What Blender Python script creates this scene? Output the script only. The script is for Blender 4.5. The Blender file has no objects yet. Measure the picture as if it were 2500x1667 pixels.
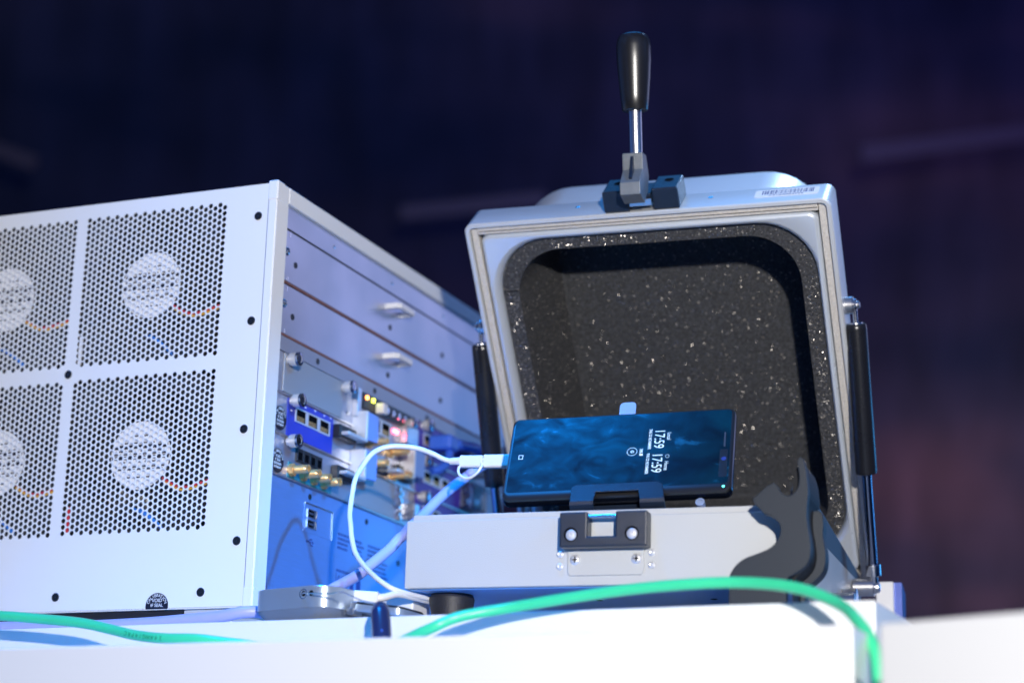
import bpy, math, random
from mathutils import Vector, Matrix
random.seed(7)
U=0.0011                      # one drawing unit (about a millimetre) in metres
sc=bpy.context.scene; col=sc.collection
R=math.radians
# ------------------------------------------------------------------ camera
RX=Vector((0.92161,0.38709,0.02830)); DN=Vector((-0.07717,0.25422,-0.96406)); FW=Vector((-0.38037,0.88630,0.26416))
CP=Vector((672.2,-1142.3,-172.5))
cam=bpy.data.cameras.new('camera'); co=bpy.data.objects.new('camera',cam); col.objects.link(co); sc.camera=co
M=Matrix((RX,-DN,-FW)).transposed().to_4x4(); M.translation=CP*U; co.matrix_world=M
cam.sensor_width=36; cam.lens=4843/2500*36; cam.clip_start=.02; cam.clip_end=100
cam.dof.use_dof=True; cam.dof.focus_distance=1300*U; cam.dof.aperture_fstop=4.0; cam.dof.aperture_blades=9
# ------------------------------------------------------------------ world and lights
sc.view_settings.view_transform='Standard'; sc.view_settings.look='None'; sc.view_settings.exposure=.13; sc.view_settings.gamma=1
w=bpy.data.worlds.new('World'); sc.world=w; w.use_nodes=True
nt=w.node_tree; bg=nt.nodes['Background']
wn=nt.nodes.new('ShaderNodeTexNoise'); wn.inputs['Scale'].default_value=2.2; wn.inputs['Detail'].default_value=3
wr=nt.nodes.new('ShaderNodeValToRGB'); wr.color_ramp.elements[0].position=.42; wr.color_ramp.elements[1].position=.7
wr.color_ramp.elements[0].color=(.008,.022,.09,1); wr.color_ramp.elements[1].color=(.09,.24,.75,1)
tc=nt.nodes.new('ShaderNodeTexCoord'); nt.links.new(tc.outputs['Generated'],wn.inputs['Vector'])
nt.links.new(wn.outputs[0],wr.inputs[0]); nt.links.new(wr.outputs[0],bg.inputs[0]); bg.inputs[1].default_value=.65
def aim(o,tgt):
    d=Vector(tgt)*U-o.location; o.rotation_euler=d.to_track_quat('-Z','Y').to_euler()
def spot(name,loc,tgt,power,colr,size,radius,blend=.4):
    l=bpy.data.lights.new(name,'SPOT'); l.energy=power; l.color=colr; l.spot_size=R(size); l.shadow_soft_size=radius; l.spot_blend=blend
    o=bpy.data.objects.new(name,l); o.location=Vector(loc)*U; aim(o,tgt); col.objects.link(o); return o
def area(name,loc,tgt,power,colr,sx,sy):
    l=bpy.data.lights.new(name,'AREA'); l.energy=power; l.color=colr; l.shape='RECTANGLE'; l.size=sx; l.size_y=sy
    o=bpy.data.objects.new(name,l); o.location=Vector(loc)*U; aim(o,tgt); col.objects.link(o); return o
MID=(180,0,110)
spot('camera_flash',CP+RX*150-DN*330,MID,86,(1,.96,.91),60,.02)
spot('blue_stage_spot',(-220,-620,2200),(30,-90,-10),310,(.0,.27,1),17.5,.05,1)
area('violet_stage_light',(1250,2300,1080),(0,200,230),4.2,(.52,.54,.9),1.6,.7)
spot('blue_side_fill',(1500,-330,950),(0,110,40),230,(.0,.34,1),10.5,.04,1)  # added spot with no known lamp, turns the bottom panel blue
area('blue_low_fill',(1420,2300,420),(0,200,60),5,(.06,.42,1),.95,.42)  # added fill, placed so the brushed panel reflects blue
spot('blue_rim_spot',(560,1250,2000),(345,150,270),150,(.35,.6,1),9,.06,1)
area('blue_back_light',(-60,850,1650),(240,110,290),2.2,(.02,.34,1),.7,.5)
# ------------------------------------------------------------------ materials
def mat(name,c,rough=.5,metal=0,spec=.5,bump=0,bscale=400,vary=0,vscale=30,coat=0,emit=None,estr=1,trans=0,alpha=1,stretch=None,rvary=0):
    m=bpy.data.materials.new(name); m.use_nodes=True; t=m.node_tree; b=t.nodes['Principled BSDF']
    b.inputs['Base Color'].default_value=(*c,1); b.inputs['Roughness'].default_value=rough; b.inputs['Metallic'].default_value=metal
    b.inputs['Specular IOR Level'].default_value=spec; b.inputs['Coat Weight'].default_value=coat; b.inputs['Transmission Weight'].default_value=trans
    b.inputs['Alpha'].default_value=alpha
    if emit: b.inputs['Emission Color'].default_value=(*emit,1); b.inputs['Emission Strength'].default_value=estr
    def coord():
        tcn=t.nodes.new('ShaderNodeTexCoord')
        if stretch:
            mp=t.nodes.new('ShaderNodeMapping'); mp.inputs['Scale'].default_value=stretch
            t.links.new(tcn.outputs['Object'],mp.inputs[0]); return mp.outputs[0]
        return tcn.outputs['Object']
    if vary or rvary:
        n=t.nodes.new('ShaderNodeTexNoise'); n.inputs['Scale'].default_value=vscale; n.inputs['Detail'].default_value=5
        t.links.new(coord(),n.inputs['Vector'])
        if vary:
            mx=t.nodes.new('ShaderNodeMix'); mx.data_type='RGBA'
            mx.inputs[6].default_value=(*[x*(1-vary) for x in c],1); mx.inputs[7].default_value=(*[min(1,x*(1+vary)) for x in c],1)
            t.links.new(n.outputs[0],mx.inputs[0]); t.links.new(mx.outputs[2],b.inputs['Base Color'])
        if rvary:
            mr=t.nodes.new('ShaderNodeMapRange'); mr.inputs[1].default_value=.3; mr.inputs[2].default_value=.7
            mr.inputs[3].default_value=max(.02,rough-rvary); mr.inputs[4].default_value=min(1,rough+rvary)
            t.links.new(n.outputs[0],mr.inputs[0]); t.links.new(mr.outputs[0],b.inputs['Roughness'])
    if bump:
        n=t.nodes.new('ShaderNodeTexNoise'); n.inputs['Scale'].default_value=bscale; n.inputs['Detail'].default_value=3
        t.links.new(coord(),n.inputs['Vector'])
        bp=t.nodes.new('ShaderNodeBump'); bp.inputs['Strength'].default_value=bump; bp.inputs['Distance'].default_value=.001
        t.links.new(n.outputs[0],bp.inputs['Height']); t.links.new(bp.outputs[0],b.inputs['Normal'])
    return m
WHITE=mat('white_powder_coat',(.85,.86,.86),.55,bump=.12,bscale=1800,vary=.02,vscale=12)
SILVER=mat('silver_paint',(.70,.72,.74),.40,metal=.3,bump=.10,bscale=1500,vary=.03,vscale=14)
BOXPAINT=mat('grey_white_paint',(.53,.54,.54),.42,bump=.3,bscale=1500,vary=.02,vscale=10)
PLATE=mat('zinc_plate',(.50,.52,.62),.34,metal=.75,bump=.05,bscale=900,vary=.05,vscale=18,rvary=.06)
PLATE2=mat('dull_zinc_plate',(.42,.43,.50),.45,metal=.6,bump=.05,bscale=900,vary=.05,vscale=18)
BRUSH=mat('brushed_steel_panel',(.24,.42,.82),.38,metal=.62,bump=.03,bscale=120,stretch=(1,1,25),vary=.12,vscale=50,rvary=.06)  # blue light on the steel is mixed into the base colour
EJECT=mat('pale_blue_lever',(.22,.36,.78),.35)
SCREWM=mat('zinc_screw',(.78,.78,.80),.36,metal=.5)
GREYPL=mat('grey_blank_plate',(.36,.37,.40),.5,metal=.3,bump=.1,bscale=1500)
BLUEPCB=mat('blue_module_face',(.03,.05,.42),.4,bump=.05,bscale=500,vary=.15,vscale=40)
PURPCB=mat('violet_module_face',(.07,.04,.42),.4,bump=.05,bscale=500,vary=.15,vscale=40)
STEEL=mat('polished_steel',(.78,.78,.80),.20,metal=1,rvary=.06,vscale=60)
SATIN=mat('satin_steel',(.72,.72,.74),.30,metal=1,bump=.04,bscale=900)
MESH=mat('woven_metal_gasket',(.78,.73,.66),.5,metal=.3,bump=.7,bscale=1700,vary=.25,vscale=500)
ROLLED=mat('pressed_aluminium',(.74,.80,.88),.32,metal=.4,bump=.03,bscale=300,rvary=.05,vscale=25)
BRASS=mat('brass',(.95,.62,.28),.32,metal=.7,vary=.1,vscale=200)
COPPER=mat('copper_spring_strip',(.42,.20,.16),.45,metal=.7,bump=.6,bscale=900)
YOKE=mat('grey_lever_casting',(.13,.15,.175),.34,spec=1,bump=.25,bscale=2600,vary=.15,vscale=200)
BLACK=mat('black_plastic',(.012,.013,.016),.32,bump=.1,bscale=1500)
DARK=mat('dark_hole',(.003,.003,.004),.9,spec=.05)
NYLON=mat('black_nylon',(.010,.018,.038),.34,spec=.7,bump=.25,bscale=2600,vary=.2,vscale=200)
GLOSSB=mat('glossy_black_grip',(.012,.012,.013),.30,spec=.9)
TUBEB=mat('black_strut_tube',(.012,.013,.018),.28,rvary=.05,vscale=40,bump=.03,bscale=300)
CHROME=mat('dark_chrome_rod',(.30,.34,.45),.10,metal=1)
RUBBER=mat('black_rubber',(.02,.02,.024),.5,bump=.3,bscale=900,vary=.2,vscale=80)
CATM=mat('matt_black_figure',(.017,.024,.036),.5,spec=.35,bump=.12,bscale=1600,vary=.1,vscale=30)
SCREWB=mat('black_screw',(.02,.025,.035),.35,metal=.4)
PWHITE=mat('white_plastic',(.82,.82,.83),.3,bump=.03,bscale=300)
LABEL=mat('white_label',(.92,.92,.93),.45)
INK=mat('black_ink',(.012,.014,.03),.5)
PRINTB=mat('dark_blue_print',(.02,.05,.22),.5)
STICK=mat('black_seal_sticker',(.012,.014,.028),.35,vary=.2,vscale=300)
STICKT=mat('sticker_white_print',(.75,.77,.8),.5)
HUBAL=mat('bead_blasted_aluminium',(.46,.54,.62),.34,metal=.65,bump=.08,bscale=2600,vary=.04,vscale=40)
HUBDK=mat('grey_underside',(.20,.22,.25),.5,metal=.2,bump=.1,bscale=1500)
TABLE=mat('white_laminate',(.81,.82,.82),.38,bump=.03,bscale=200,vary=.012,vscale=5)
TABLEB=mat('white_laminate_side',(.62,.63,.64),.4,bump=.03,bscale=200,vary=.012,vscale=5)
GREEN=mat('green_cable_jacket',(.05,.66,.32),.30,bump=.1,bscale=90,vary=.08,vscale=25)
GRINK=mat('cable_print',(.0,.16,.07),.5)
LAV=mat('lavender_cable_jacket',(.42,.44,.78),.38,bump=.08,bscale=120)
BLUEC=mat('blue_plug',(.05,.16,.75),.35,bump=.05,bscale=200)
CLEAR=mat('clear_plastic',(.75,.8,.95),.12,trans=.75,spec=.6)
FILM=mat('clear_film_tab',(.55,.68,.95),.15,trans=.55,bump=.1,bscale=120)
GOLDW=mat('yellow_wire',(.75,.42,.03),.4); REDW=mat('red_wire',(.55,.03,.04),.4); BLUW=mat('blue_wire',(.02,.20,.70),.4)
FANB=mat('fan_plastic',(.02,.022,.026),.4); FANL=mat('fan_blade_plastic',(.05,.048,.046),.35)
LEDO=mat('orange_led',(.9,.3,.05),.4,emit=(1,.28,.06),estr=14)
LEDY=mat('yellow_led',(.7,.8,.1),.4,emit=(.75,.9,.05),estr=12)
LEDR=mat('red_led',(.9,.1,.15),.4,emit=(1,.12,.2),estr=9)
LEDC=mat('cyan_led',(.1,.9,.8),.4,emit=(.1,1,.85),estr=5)
SCRT=mat('lit_screen_text',(.6,.7,.72),.4,emit=(.62,.78,.82),estr=.42)
# foam with mica glints painted as pale specks
def foam(name,base,dens,scale):
    m=mat(name,base,.85,bump=.9,bscale=700); t=m.node_tree; b=t.nodes['Principled BSDF']
    tcn=t.nodes.new('ShaderNodeTexCoord')
    v=t.nodes.new('ShaderNodeTexVoronoi'); v.inputs['Scale'].default_value=scale; t.links.new(tcn.outputs['Object'],v.inputs['Vector'])
    cr=t.nodes.new('ShaderNodeSeparateColor'); t.links.new(v.outputs['Color'],cr.inputs[0])
    g1=t.nodes.new('ShaderNodeMath'); g1.operation='GREATER_THAN'; g1.inputs[1].default_value=1-dens; t.links.new(cr.outputs[0],g1.inputs[0])
    g2=t.nodes.new('ShaderNodeMath'); g2.operation='LESS_THAN'; g2.inputs[1].default_value=.26; t.links.new(v.outputs['Distance'],g2.inputs[0])
    g=t.nodes.new('ShaderNodeMath'); g.operation='MULTIPLY'; t.links.new(g1.outputs[0],g.inputs[0]); t.links.new(g2.outputs[0],g.inputs[1])
    n=t.nodes.new('ShaderNodeTexNoise'); n.inputs['Scale'].default_value=520; n.inputs['Detail'].default_value=6; t.links.new(tcn.outputs['Object'],n.inputs['Vector'])
    rp=t.nodes.new('ShaderNodeValToRGB'); rp.color_ramp.elements[0].position=.35; rp.color_ramp.elements[1].position=.72
    rp.color_ramp.elements[0].color=(*[x*.5 for x in base],1); rp.color_ramp.elements[1].color=(*[x*1.5 for x in base],1); t.links.new(n.outputs[0],rp.inputs[0])
    # glint strength is put into the speck colour, differs from flake to flake
    gl=t.nodes.new('ShaderNodeMix'); gl.data_type='RGBA'; gl.inputs[6].default_value=(.30,.24,.18,1); gl.inputs[7].default_value=(1,.93,.82,1); t.links.new(cr.outputs[1],gl.inputs[0])
    mx=t.nodes.new('ShaderNodeMix'); mx.data_type='RGBA'; t.links.new(g.outputs[0],mx.inputs[0]); t.links.new(rp.outputs[0],mx.inputs[6]); t.links.new(gl.outputs[2],mx.inputs[7])
    t.links.new(mx.outputs[2],b.inputs['Base Color'])
    return m
FOAM=foam('absorber_foam',(.052,.054,.060),.035,520)
FOAMR=foam('absorber_foam_rim',(.052,.053,.058),.10,900)
# phone glass: dark glass with greasy smears and a blue overhead reflection painted in
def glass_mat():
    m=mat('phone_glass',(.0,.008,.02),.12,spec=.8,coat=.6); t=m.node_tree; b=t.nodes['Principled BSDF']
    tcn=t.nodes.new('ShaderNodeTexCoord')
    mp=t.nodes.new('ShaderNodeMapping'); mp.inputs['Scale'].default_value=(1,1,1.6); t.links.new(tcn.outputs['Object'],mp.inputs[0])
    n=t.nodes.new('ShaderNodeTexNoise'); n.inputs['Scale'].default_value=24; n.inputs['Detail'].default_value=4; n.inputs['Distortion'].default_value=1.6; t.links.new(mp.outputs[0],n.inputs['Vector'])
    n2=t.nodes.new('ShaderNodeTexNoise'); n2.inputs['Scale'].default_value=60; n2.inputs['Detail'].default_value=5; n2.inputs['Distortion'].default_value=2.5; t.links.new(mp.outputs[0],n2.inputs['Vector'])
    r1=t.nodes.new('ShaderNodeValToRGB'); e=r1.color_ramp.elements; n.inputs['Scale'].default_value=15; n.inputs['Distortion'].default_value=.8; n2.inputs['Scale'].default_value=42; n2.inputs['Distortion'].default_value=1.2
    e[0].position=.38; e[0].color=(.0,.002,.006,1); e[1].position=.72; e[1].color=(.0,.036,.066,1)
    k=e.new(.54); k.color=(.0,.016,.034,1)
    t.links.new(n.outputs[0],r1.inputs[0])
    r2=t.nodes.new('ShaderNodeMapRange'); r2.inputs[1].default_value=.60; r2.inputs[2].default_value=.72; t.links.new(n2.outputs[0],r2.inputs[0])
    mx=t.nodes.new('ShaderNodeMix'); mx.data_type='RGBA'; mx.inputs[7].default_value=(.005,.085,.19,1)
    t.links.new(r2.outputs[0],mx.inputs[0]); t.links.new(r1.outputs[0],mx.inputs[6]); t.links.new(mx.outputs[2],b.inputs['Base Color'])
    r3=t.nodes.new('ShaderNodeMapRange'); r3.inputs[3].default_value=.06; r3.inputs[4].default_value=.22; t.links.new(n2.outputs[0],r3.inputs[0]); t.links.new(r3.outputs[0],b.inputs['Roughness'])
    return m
GLASS=glass_mat()
# ------------------------------------------------------------------ geometry helpers (drawing units)
class MB:
    def __init__(s,T=None): s.v=[];s.f=[];s.T=T;s.sm=[]
    def add(s,vs,fs,smooth=False,T=None):
        o=len(s.v)
        for p in vs:
            p=Vector(p)
            if T: p=T(p)
            if s.T: p=s.T(p)
            s.v.append(p*U)
        for f in fs: s.f.append([i+o for i in f]); s.sm.append(smooth)
        return s
    def box(s,x0,x1,y0,y1,z0,z1,c=0,T=None):
        # c: chamfer of all edges
        if x0>x1:x0,x1=x1,x0
        if y0>y1:y0,y1=y1,y0
        if z0>z1:z0,z1=z1,z0
        if c<=0:
            vs=[(x,y,z) for x in(x0,x1) for y in(y0,y1) for z in(z0,z1)]
            return s.add(vs,[(0,1,3,2),(4,6,7,5),(0,4,5,1),(2,3,7,6),(0,2,6,4),(1,5,7,3)],T=T)
        c=min(c,(x1-x0)*.45,(y1-y0)*.45,(z1-z0)*.45)
        vs=[];ix={}
        for i,x in enumerate((x0,x1)):
            for j,y in enumerate((y0,y1)):
                for k,z in enumerate((z0,z1)):
                    sx,sy,sz=(1-2*i),(1-2*j),(1-2*k)
                    for a,p in enumerate(((x,y+sy*c,z+sz*c),(x+sx*c,y,z+sz*c),(x+sx*c,y+sy*c,z))):
                        ix[i,j,k,a]=len(vs); vs.append(p)
        fs=[]
        for i in(0,1): fs.append([ix[i,0,0,0],ix[i,0,1,0],ix[i,1,1,0],ix[i,1,0,0]])
        for j in(0,1): fs.append([ix[0,j,0,1],ix[0,j,1,1],ix[1,j,1,1],ix[1,j,0,1]])
        for k in(0,1): fs.append([ix[0,0,k,2],ix[0,1,k,2],ix[1,1,k,2],ix[1,0,k,2]])
        for j in(0,1):
            for k in(0,1): fs.append([ix[0,j,k,1],ix[1,j,k,1],ix[1,j,k,2],ix[0,j,k,2]])
        for i in(0,1):
            for k in(0,1): fs.append([ix[i,0,k,0],ix[i,1,k,0],ix[i,1,k,2],ix[i,0,k,2]])
        for i in(0,1):
            for j in(0,1): fs.append([ix[i,j,0,0],ix[i,j,1,0],ix[i,j,1,1],ix[i,j,0,1]])
        for i in(0,1):
            for j in(0,1):
                for k in(0,1): fs.append([ix[i,j,k,0],ix[i,j,k,1],ix[i,j,k,2]])
        return s.add(vs,fs,T=T)
    def lathe(s,p,ax,prof,n=24,smooth=True,cap=True):
        # prof: list of (distance along axis, radius)
        p=Vector(p); ax=Vector(ax).normalized(); a=ax.orthogonal().normalized(); b=ax.cross(a)
        vs=[];fs=[]
        for t,r in prof:
            for i in range(n):
                an=2*math.pi*i/n; vs.append(p+ax*t+a*(r*math.cos(an))+b*(r*math.sin(an)))
        for k in range(len(prof)-1):
            for i in range(n):
                j=(i+1)%n; fs.append((k*n+i,k*n+j,(k+1)*n+j,(k+1)*n+i))
        s.add(vs,fs,smooth)
        if cap: s.add([vs[i] for i in range(n)],[tuple(range(n))]); s.add([vs[-n+i] for i in range(n)],[tuple(range(n))])
        return s
    def cyl(s,p,q,r,n=20,c=0):
        p=Vector(p);q=Vector(q);L=(q-p).length
        pr=[(0,r-c),(c,r),(L-c,r),(L,r-c)] if c else [(0,r),(L,r)]
        return s.lathe(p,q-p,pr,n)
    def tube(s,pts,r,n=14,sub=8):
        P=[Vector(p) for p in pts]; Q=[]
        for i in range(len(P)-1):
            p0=P[max(i-1,0)];p1=P[i];p2=P[i+1];p3=P[min(i+2,len(P)-1)]
            for k in range(sub):
                t=k/sub; Q.append(.5*((2*p1)+(p2-p0)*t+(2*p0-5*p1+4*p2-p3)*t*t+(3*p1-p0-3*p2+p3)*t**3))
        Q.append(P[-1]); vs=[];fs=[]; a=None
        for i,q in enumerate(Q):
            t=(Q[min(i+1,len(Q)-1)]-Q[max(i-1,0)]).normalized()
            a=t.orthogonal().normalized() if a is None else (a-t*a.dot(t)).normalized()
            b=t.cross(a); rr=r(i/(len(Q)-1)) if callable(r) else r
            for j in range(n):
                an=2*math.pi*j/n; vs.append(q+a*(rr*math.cos(an))+b*(rr*math.sin(an)))
        for i in range(len(Q)-1):
            for j in range(n):
                k=(j+1)%n; fs.append((i*n+j,i*n+k,(i+1)*n+k,(i+1)*n+j))
        fs.append(tuple(range(n))); fs.append(tuple(range(len(vs)-n,len(vs))))
        s.add(vs,fs,True); s.path=Q; return s
    def prism(s,poly,ax,a0,a1,T=None):
        # poly 2d in the two other axes, extruded along axis ax from a0 to a1
        n=len(poly)
        def mk(p,a): return {0:(a,p[0],p[1]),1:(p[0],a,p[1]),2:(p[0],p[1],a)}[ax]
        vs=[mk(p,a0) for p in poly]+[mk(p,a1) for p in poly]
        fs=[tuple(range(n)),tuple(range(n,2*n))]+[(i,(i+1)%n,n+(i+1)%n,n+i) for i in range(n)]
        return s.add(vs,fs,T=T)
    def loops(s,L,smooth=False,capa=False,capb=False):
        n=len(L[0]); vs=[p for l in L for p in l]; fs=[]
        for k in range(len(L)-1):
            for i in range(n):
                j=(i+1)%n; fs.append((k*n+i,k*n+j,(k+1)*n+j,(k+1)*n+i))
        if capa: fs.append(tuple(range(n)))
        if capb: fs.append(tuple(range((len(L)-1)*n,len(L)*n)))
        return s.add(vs,fs,smooth)
def obj(name,mb,m,parent=None,auto=None,bevel=0):
    me=bpy.data.meshes.new(name); me.from_pydata([tuple(v) for v in mb.v],[],mb.f); me.update()
    import bmesh
    bm=bmesh.new(); bm.from_mesh(me)
    bmesh.ops.recalc_face_normals(bm,faces=bm.faces); bm.to_mesh(me); bm.free()
    for p,sm in zip(me.polygons,mb.sm): p.use_smooth=sm
    if any(mb.sm): me.set_sharp_from_angle(angle=R(33))
    if isinstance(m,(list,tuple)):
        for k in m: me.materials.append(k)
    else: me.materials.append(m)
    o=bpy.data.objects.new(name,me); col.objects.link(o)
    if parent: o.parent=parent
    if bevel:
        b=o.modifiers.new('bevel','BEVEL'); b.width=bevel*U; b.segments=2; b.limit_method='ANGLE'; b.angle_limit=R(35)
    return o
def empty(name,label,cat,loc=(0,0,0),rotz=0,group=None):
    o=bpy.data.objects.new(name,None); o.empty_display_size=.02; o.location=Vector(loc)*U; o.rotation_euler=(0,0,rotz); col.objects.link(o)
    return tag(o,label,cat,group)
def tag(o,label,cat,group=None):
    o['label']=label; o['category']=cat
    if group: o['group']=group
    return o
def dupe(o,parent,offset):
    c=o.copy(); col.objects.link(c); c.parent=parent; c.location=o.location+Vector(offset)*U
    for ch in list(o.children):
        d=ch.copy(); col.objects.link(d); d.parent=c
    return c
def rr(x0,x1,w0,w1,r,n=8):
    # rounded rectangle, counter-clockwise list of 2d points
    P=[]
    for cx,cy,a0 in((x1-r,w1-r,0),(x0+r,w1-r,90),(x0+r,w0+r,180),(x1-r,w0+r,270)):
        for k in range(n+1):
            a=R(a0+90*k/n); P.append((cx+r*math.cos(a),cy+r*math.sin(a)))
    return P
def text_on(name,txt,size,org,ax,up,m,parent,depth=.15,align='CENTER',off=.12,bold=0,sx=1):
    cu=bpy.data.curves.new(name,'FONT'); cu.body=txt; cu.size=size; cu.align_x=align; cu.align_y='CENTER'; cu.extrude=depth/2; cu.offset=bold
    tmp=bpy.data.objects.new(name,cu); col.objects.link(tmp)
    dg=bpy.context.evaluated_depsgraph_get(); me=bpy.data.meshes.new_from_object(tmp.evaluated_get(dg)); bpy.data.objects.remove(tmp)
    ax=Vector(ax).normalized(); up=Vector(up).normalized(); nn=ax.cross(up); org=Vector(org)+nn*off
    for v in me.vertices:
        p=v.co; v.co=(org+ax*p.x*sx+up*p.y+nn*p.z)*U
    me.materials.clear(); me.materials.append(m); me.name=name
    o=bpy.data.objects.new(name,me); col.objects.link(o); o.parent=parent; return o
def join_meshes(name,objs,parent):
    # merge several lettering meshes into one flat print
    vs=[];fs=[];m=objs[0].data.materials[0]
    for o in objs:
        n=len(vs); vs+=[tuple(v.co) for v in o.data.vertices]; fs+=[[i+n for i in p.vertices] for p in o.data.polygons]
        bpy.data.objects.remove(o)
    me=bpy.data.meshes.new(name); me.from_pydata(vs,[],fs); me.materials.append(m)
    o=bpy.data.objects.new(name,me); col.objects.link(o); o.parent=parent; return o
# ================================================================== SETTING
mb=MB(); mb.prism([(-420,-60),(437.5,-94),(437.5,520),(-420,520)],2,-46,-20)
o=obj('display_plinth',mb,TABLE,bevel=1.2); tag(o,'white platform slab under the white instrument case and the open grey box','plinth')
mb=MB(); mb.prism([(-420,-172),(449,-196),(449,420),(-420,420)],2,-420,-46.5)
o=obj('display_counter',mb,TABLE,bevel=1.5); tag(o,'long white counter front along the bottom of the photo, left of the narrow gap','counter')
bx=Vector((73,-29,0)).normalized(); by=Vector((29,73,0)).normalized(); b0=Vector((476,-261,0))
mb=MB(); P=[b0,b0+bx*420,b0+bx*420+by*330,b0+by*330]; mb.prism([(p.x,p.y) for p in P],2,-440,-55)
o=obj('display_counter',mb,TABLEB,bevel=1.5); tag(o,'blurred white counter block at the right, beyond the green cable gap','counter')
o=obj('floor',MB().box(-6000,6000,-3000,8000,-1060,-1040),mat('dark_floor',(.02,.022,.03),.6,bump=.3,bscale=20)); o['kind']='structure'
BACK=mat('dark_hall_drape',(.05,.05,.085),.9,bump=.4,bscale=6)
def drape():
    t=BACK.node_tree; b=t.nodes['Principled BSDF']; tcn=t.nodes.new('ShaderNodeTexCoord')
    mp=t.nodes.new('ShaderNodeMapping'); mp.inputs['Scale'].default_value=(.32,.32,.9); mp.inputs['Rotation'].default_value=(0,.35,0); t.links.new(tcn.outputs['Object'],mp.inputs[0])
    n=t.nodes.new('ShaderNodeTexNoise'); n.inputs['Scale'].default_value=1.5; n.inputs['Detail'].default_value=3; t.links.new(mp.outputs[0],n.inputs['Vector'])
    rp=t.nodes.new('ShaderNodeValToRGB'); e=rp.color_ramp.elements; e[0].position=.36; e[0].color=(.010,.018,.05,1); e[1].position=.68; e[1].color=(.13,.075,.10,1); k=e.new(.52); k.color=(.045,.04,.075,1)
    t.links.new(n.outputs[0],rp.inputs[0])
    m2=t.nodes.new('ShaderNodeMapping'); m2.inputs['Scale'].default_value=(2.2,2.2,.15); t.links.new(tcn.outputs['Object'],m2.inputs[0])
    n2=t.nodes.new('ShaderNodeTexNoise'); n2.inputs['Scale'].default_value=3; t.links.new(m2.outputs[0],n2.inputs['Vector'])
    mr=t.nodes.new('ShaderNodeMapRange'); mr.inputs[1].default_value=.3; mr.inputs[2].default_value=.7; mr.inputs[3].default_value=.7; mr.inputs[4].default_value=1.3; t.links.new(n2.outputs[0],mr.inputs[0])
    v=t.nodes.new('ShaderNodeVectorMath'); v.operation='SCALE'; t.links.new(rp.outputs[0],v.inputs[0]); t.links.new(mr.outputs[0],v.inputs['Scale']); t.links.new(v.outputs[0],b.inputs['Base Color'])
drape()
def backpt(px,py,D): return CP+(RX*((px-1250)/4843)+DN*((py-833.5)/4843)+FW)*D
hall=MB(); c=backpt(1250,833,6200)
hall.add([c+RX*sx*4200+(-DN)*sy*3600 for sx,sy in((-1,-1),(1,-1),(1,1),(-1,1))],[(0,1,2,3)])
o=obj('hall_backdrop',hall,BACK); o['kind']='structure'
BEAM=mat('pale_ceiling_beam',(.11,.075,.10),.6,vary=.2,vscale=2)
def beam(p,q,r,label):
    D=5200; a=backpt(*p,D); b=backpt(*q,D); mb=MB(); d=(b-a).normalized(); up=(-DN-(-DN).dot(d)*d).normalized(); n=d.cross(up)
    vs=[a+up*r*s1+n*r*s2 for s1,s2 in((-1,-1),(1,-1),(1,1),(-1,1))]+[b+up*r*s1+n*r*s2 for s1,s2 in((-1,-1),(1,-1),(1,1),(-1,1))]
    mb.add(vs,[(0,1,2,3),(4,5,6,7),(0,1,5,4),(1,2,6,5),(2,3,7,6),(3,0,4,7)])
    o=obj('ceiling_beam',mb,BEAM); tag(o,label,'beam','out of focus ceiling beams'); return o
beam((980,520),(1330,485),17,'blurred dull purple beam in the dark, between the white case and the open lid')
beam((2100,378),(2700,300),22,'blurred purple beam at the right edge, beside the open lid')
beam((-300,260),(90,400),17,'blurred purple beam in the dark at the left edge')
spot('added_violet_backdrop_fill',(1500,2200,-600),backpt(2500,400,6200),75,(.55,.25,.75),75,.3,1)  # this and the next two are unseen lamps added to tint the backdrop
spot('added_blue_backdrop_fill',(200,1500,900),backpt(1500,-300,6200),46,(.05,.14,1),95,.3,1)
spot('added_warm_backdrop_fill',(1500,1900,-800),backpt(2650,1600,6200),430,(.85,.62,.6),42,.3,1)
# ================================================================== INSTRUMENT CHASSIS
CH=empty('instrument_chassis','white metal instrument chassis with perforated side, standing at the left','instrument')
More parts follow.
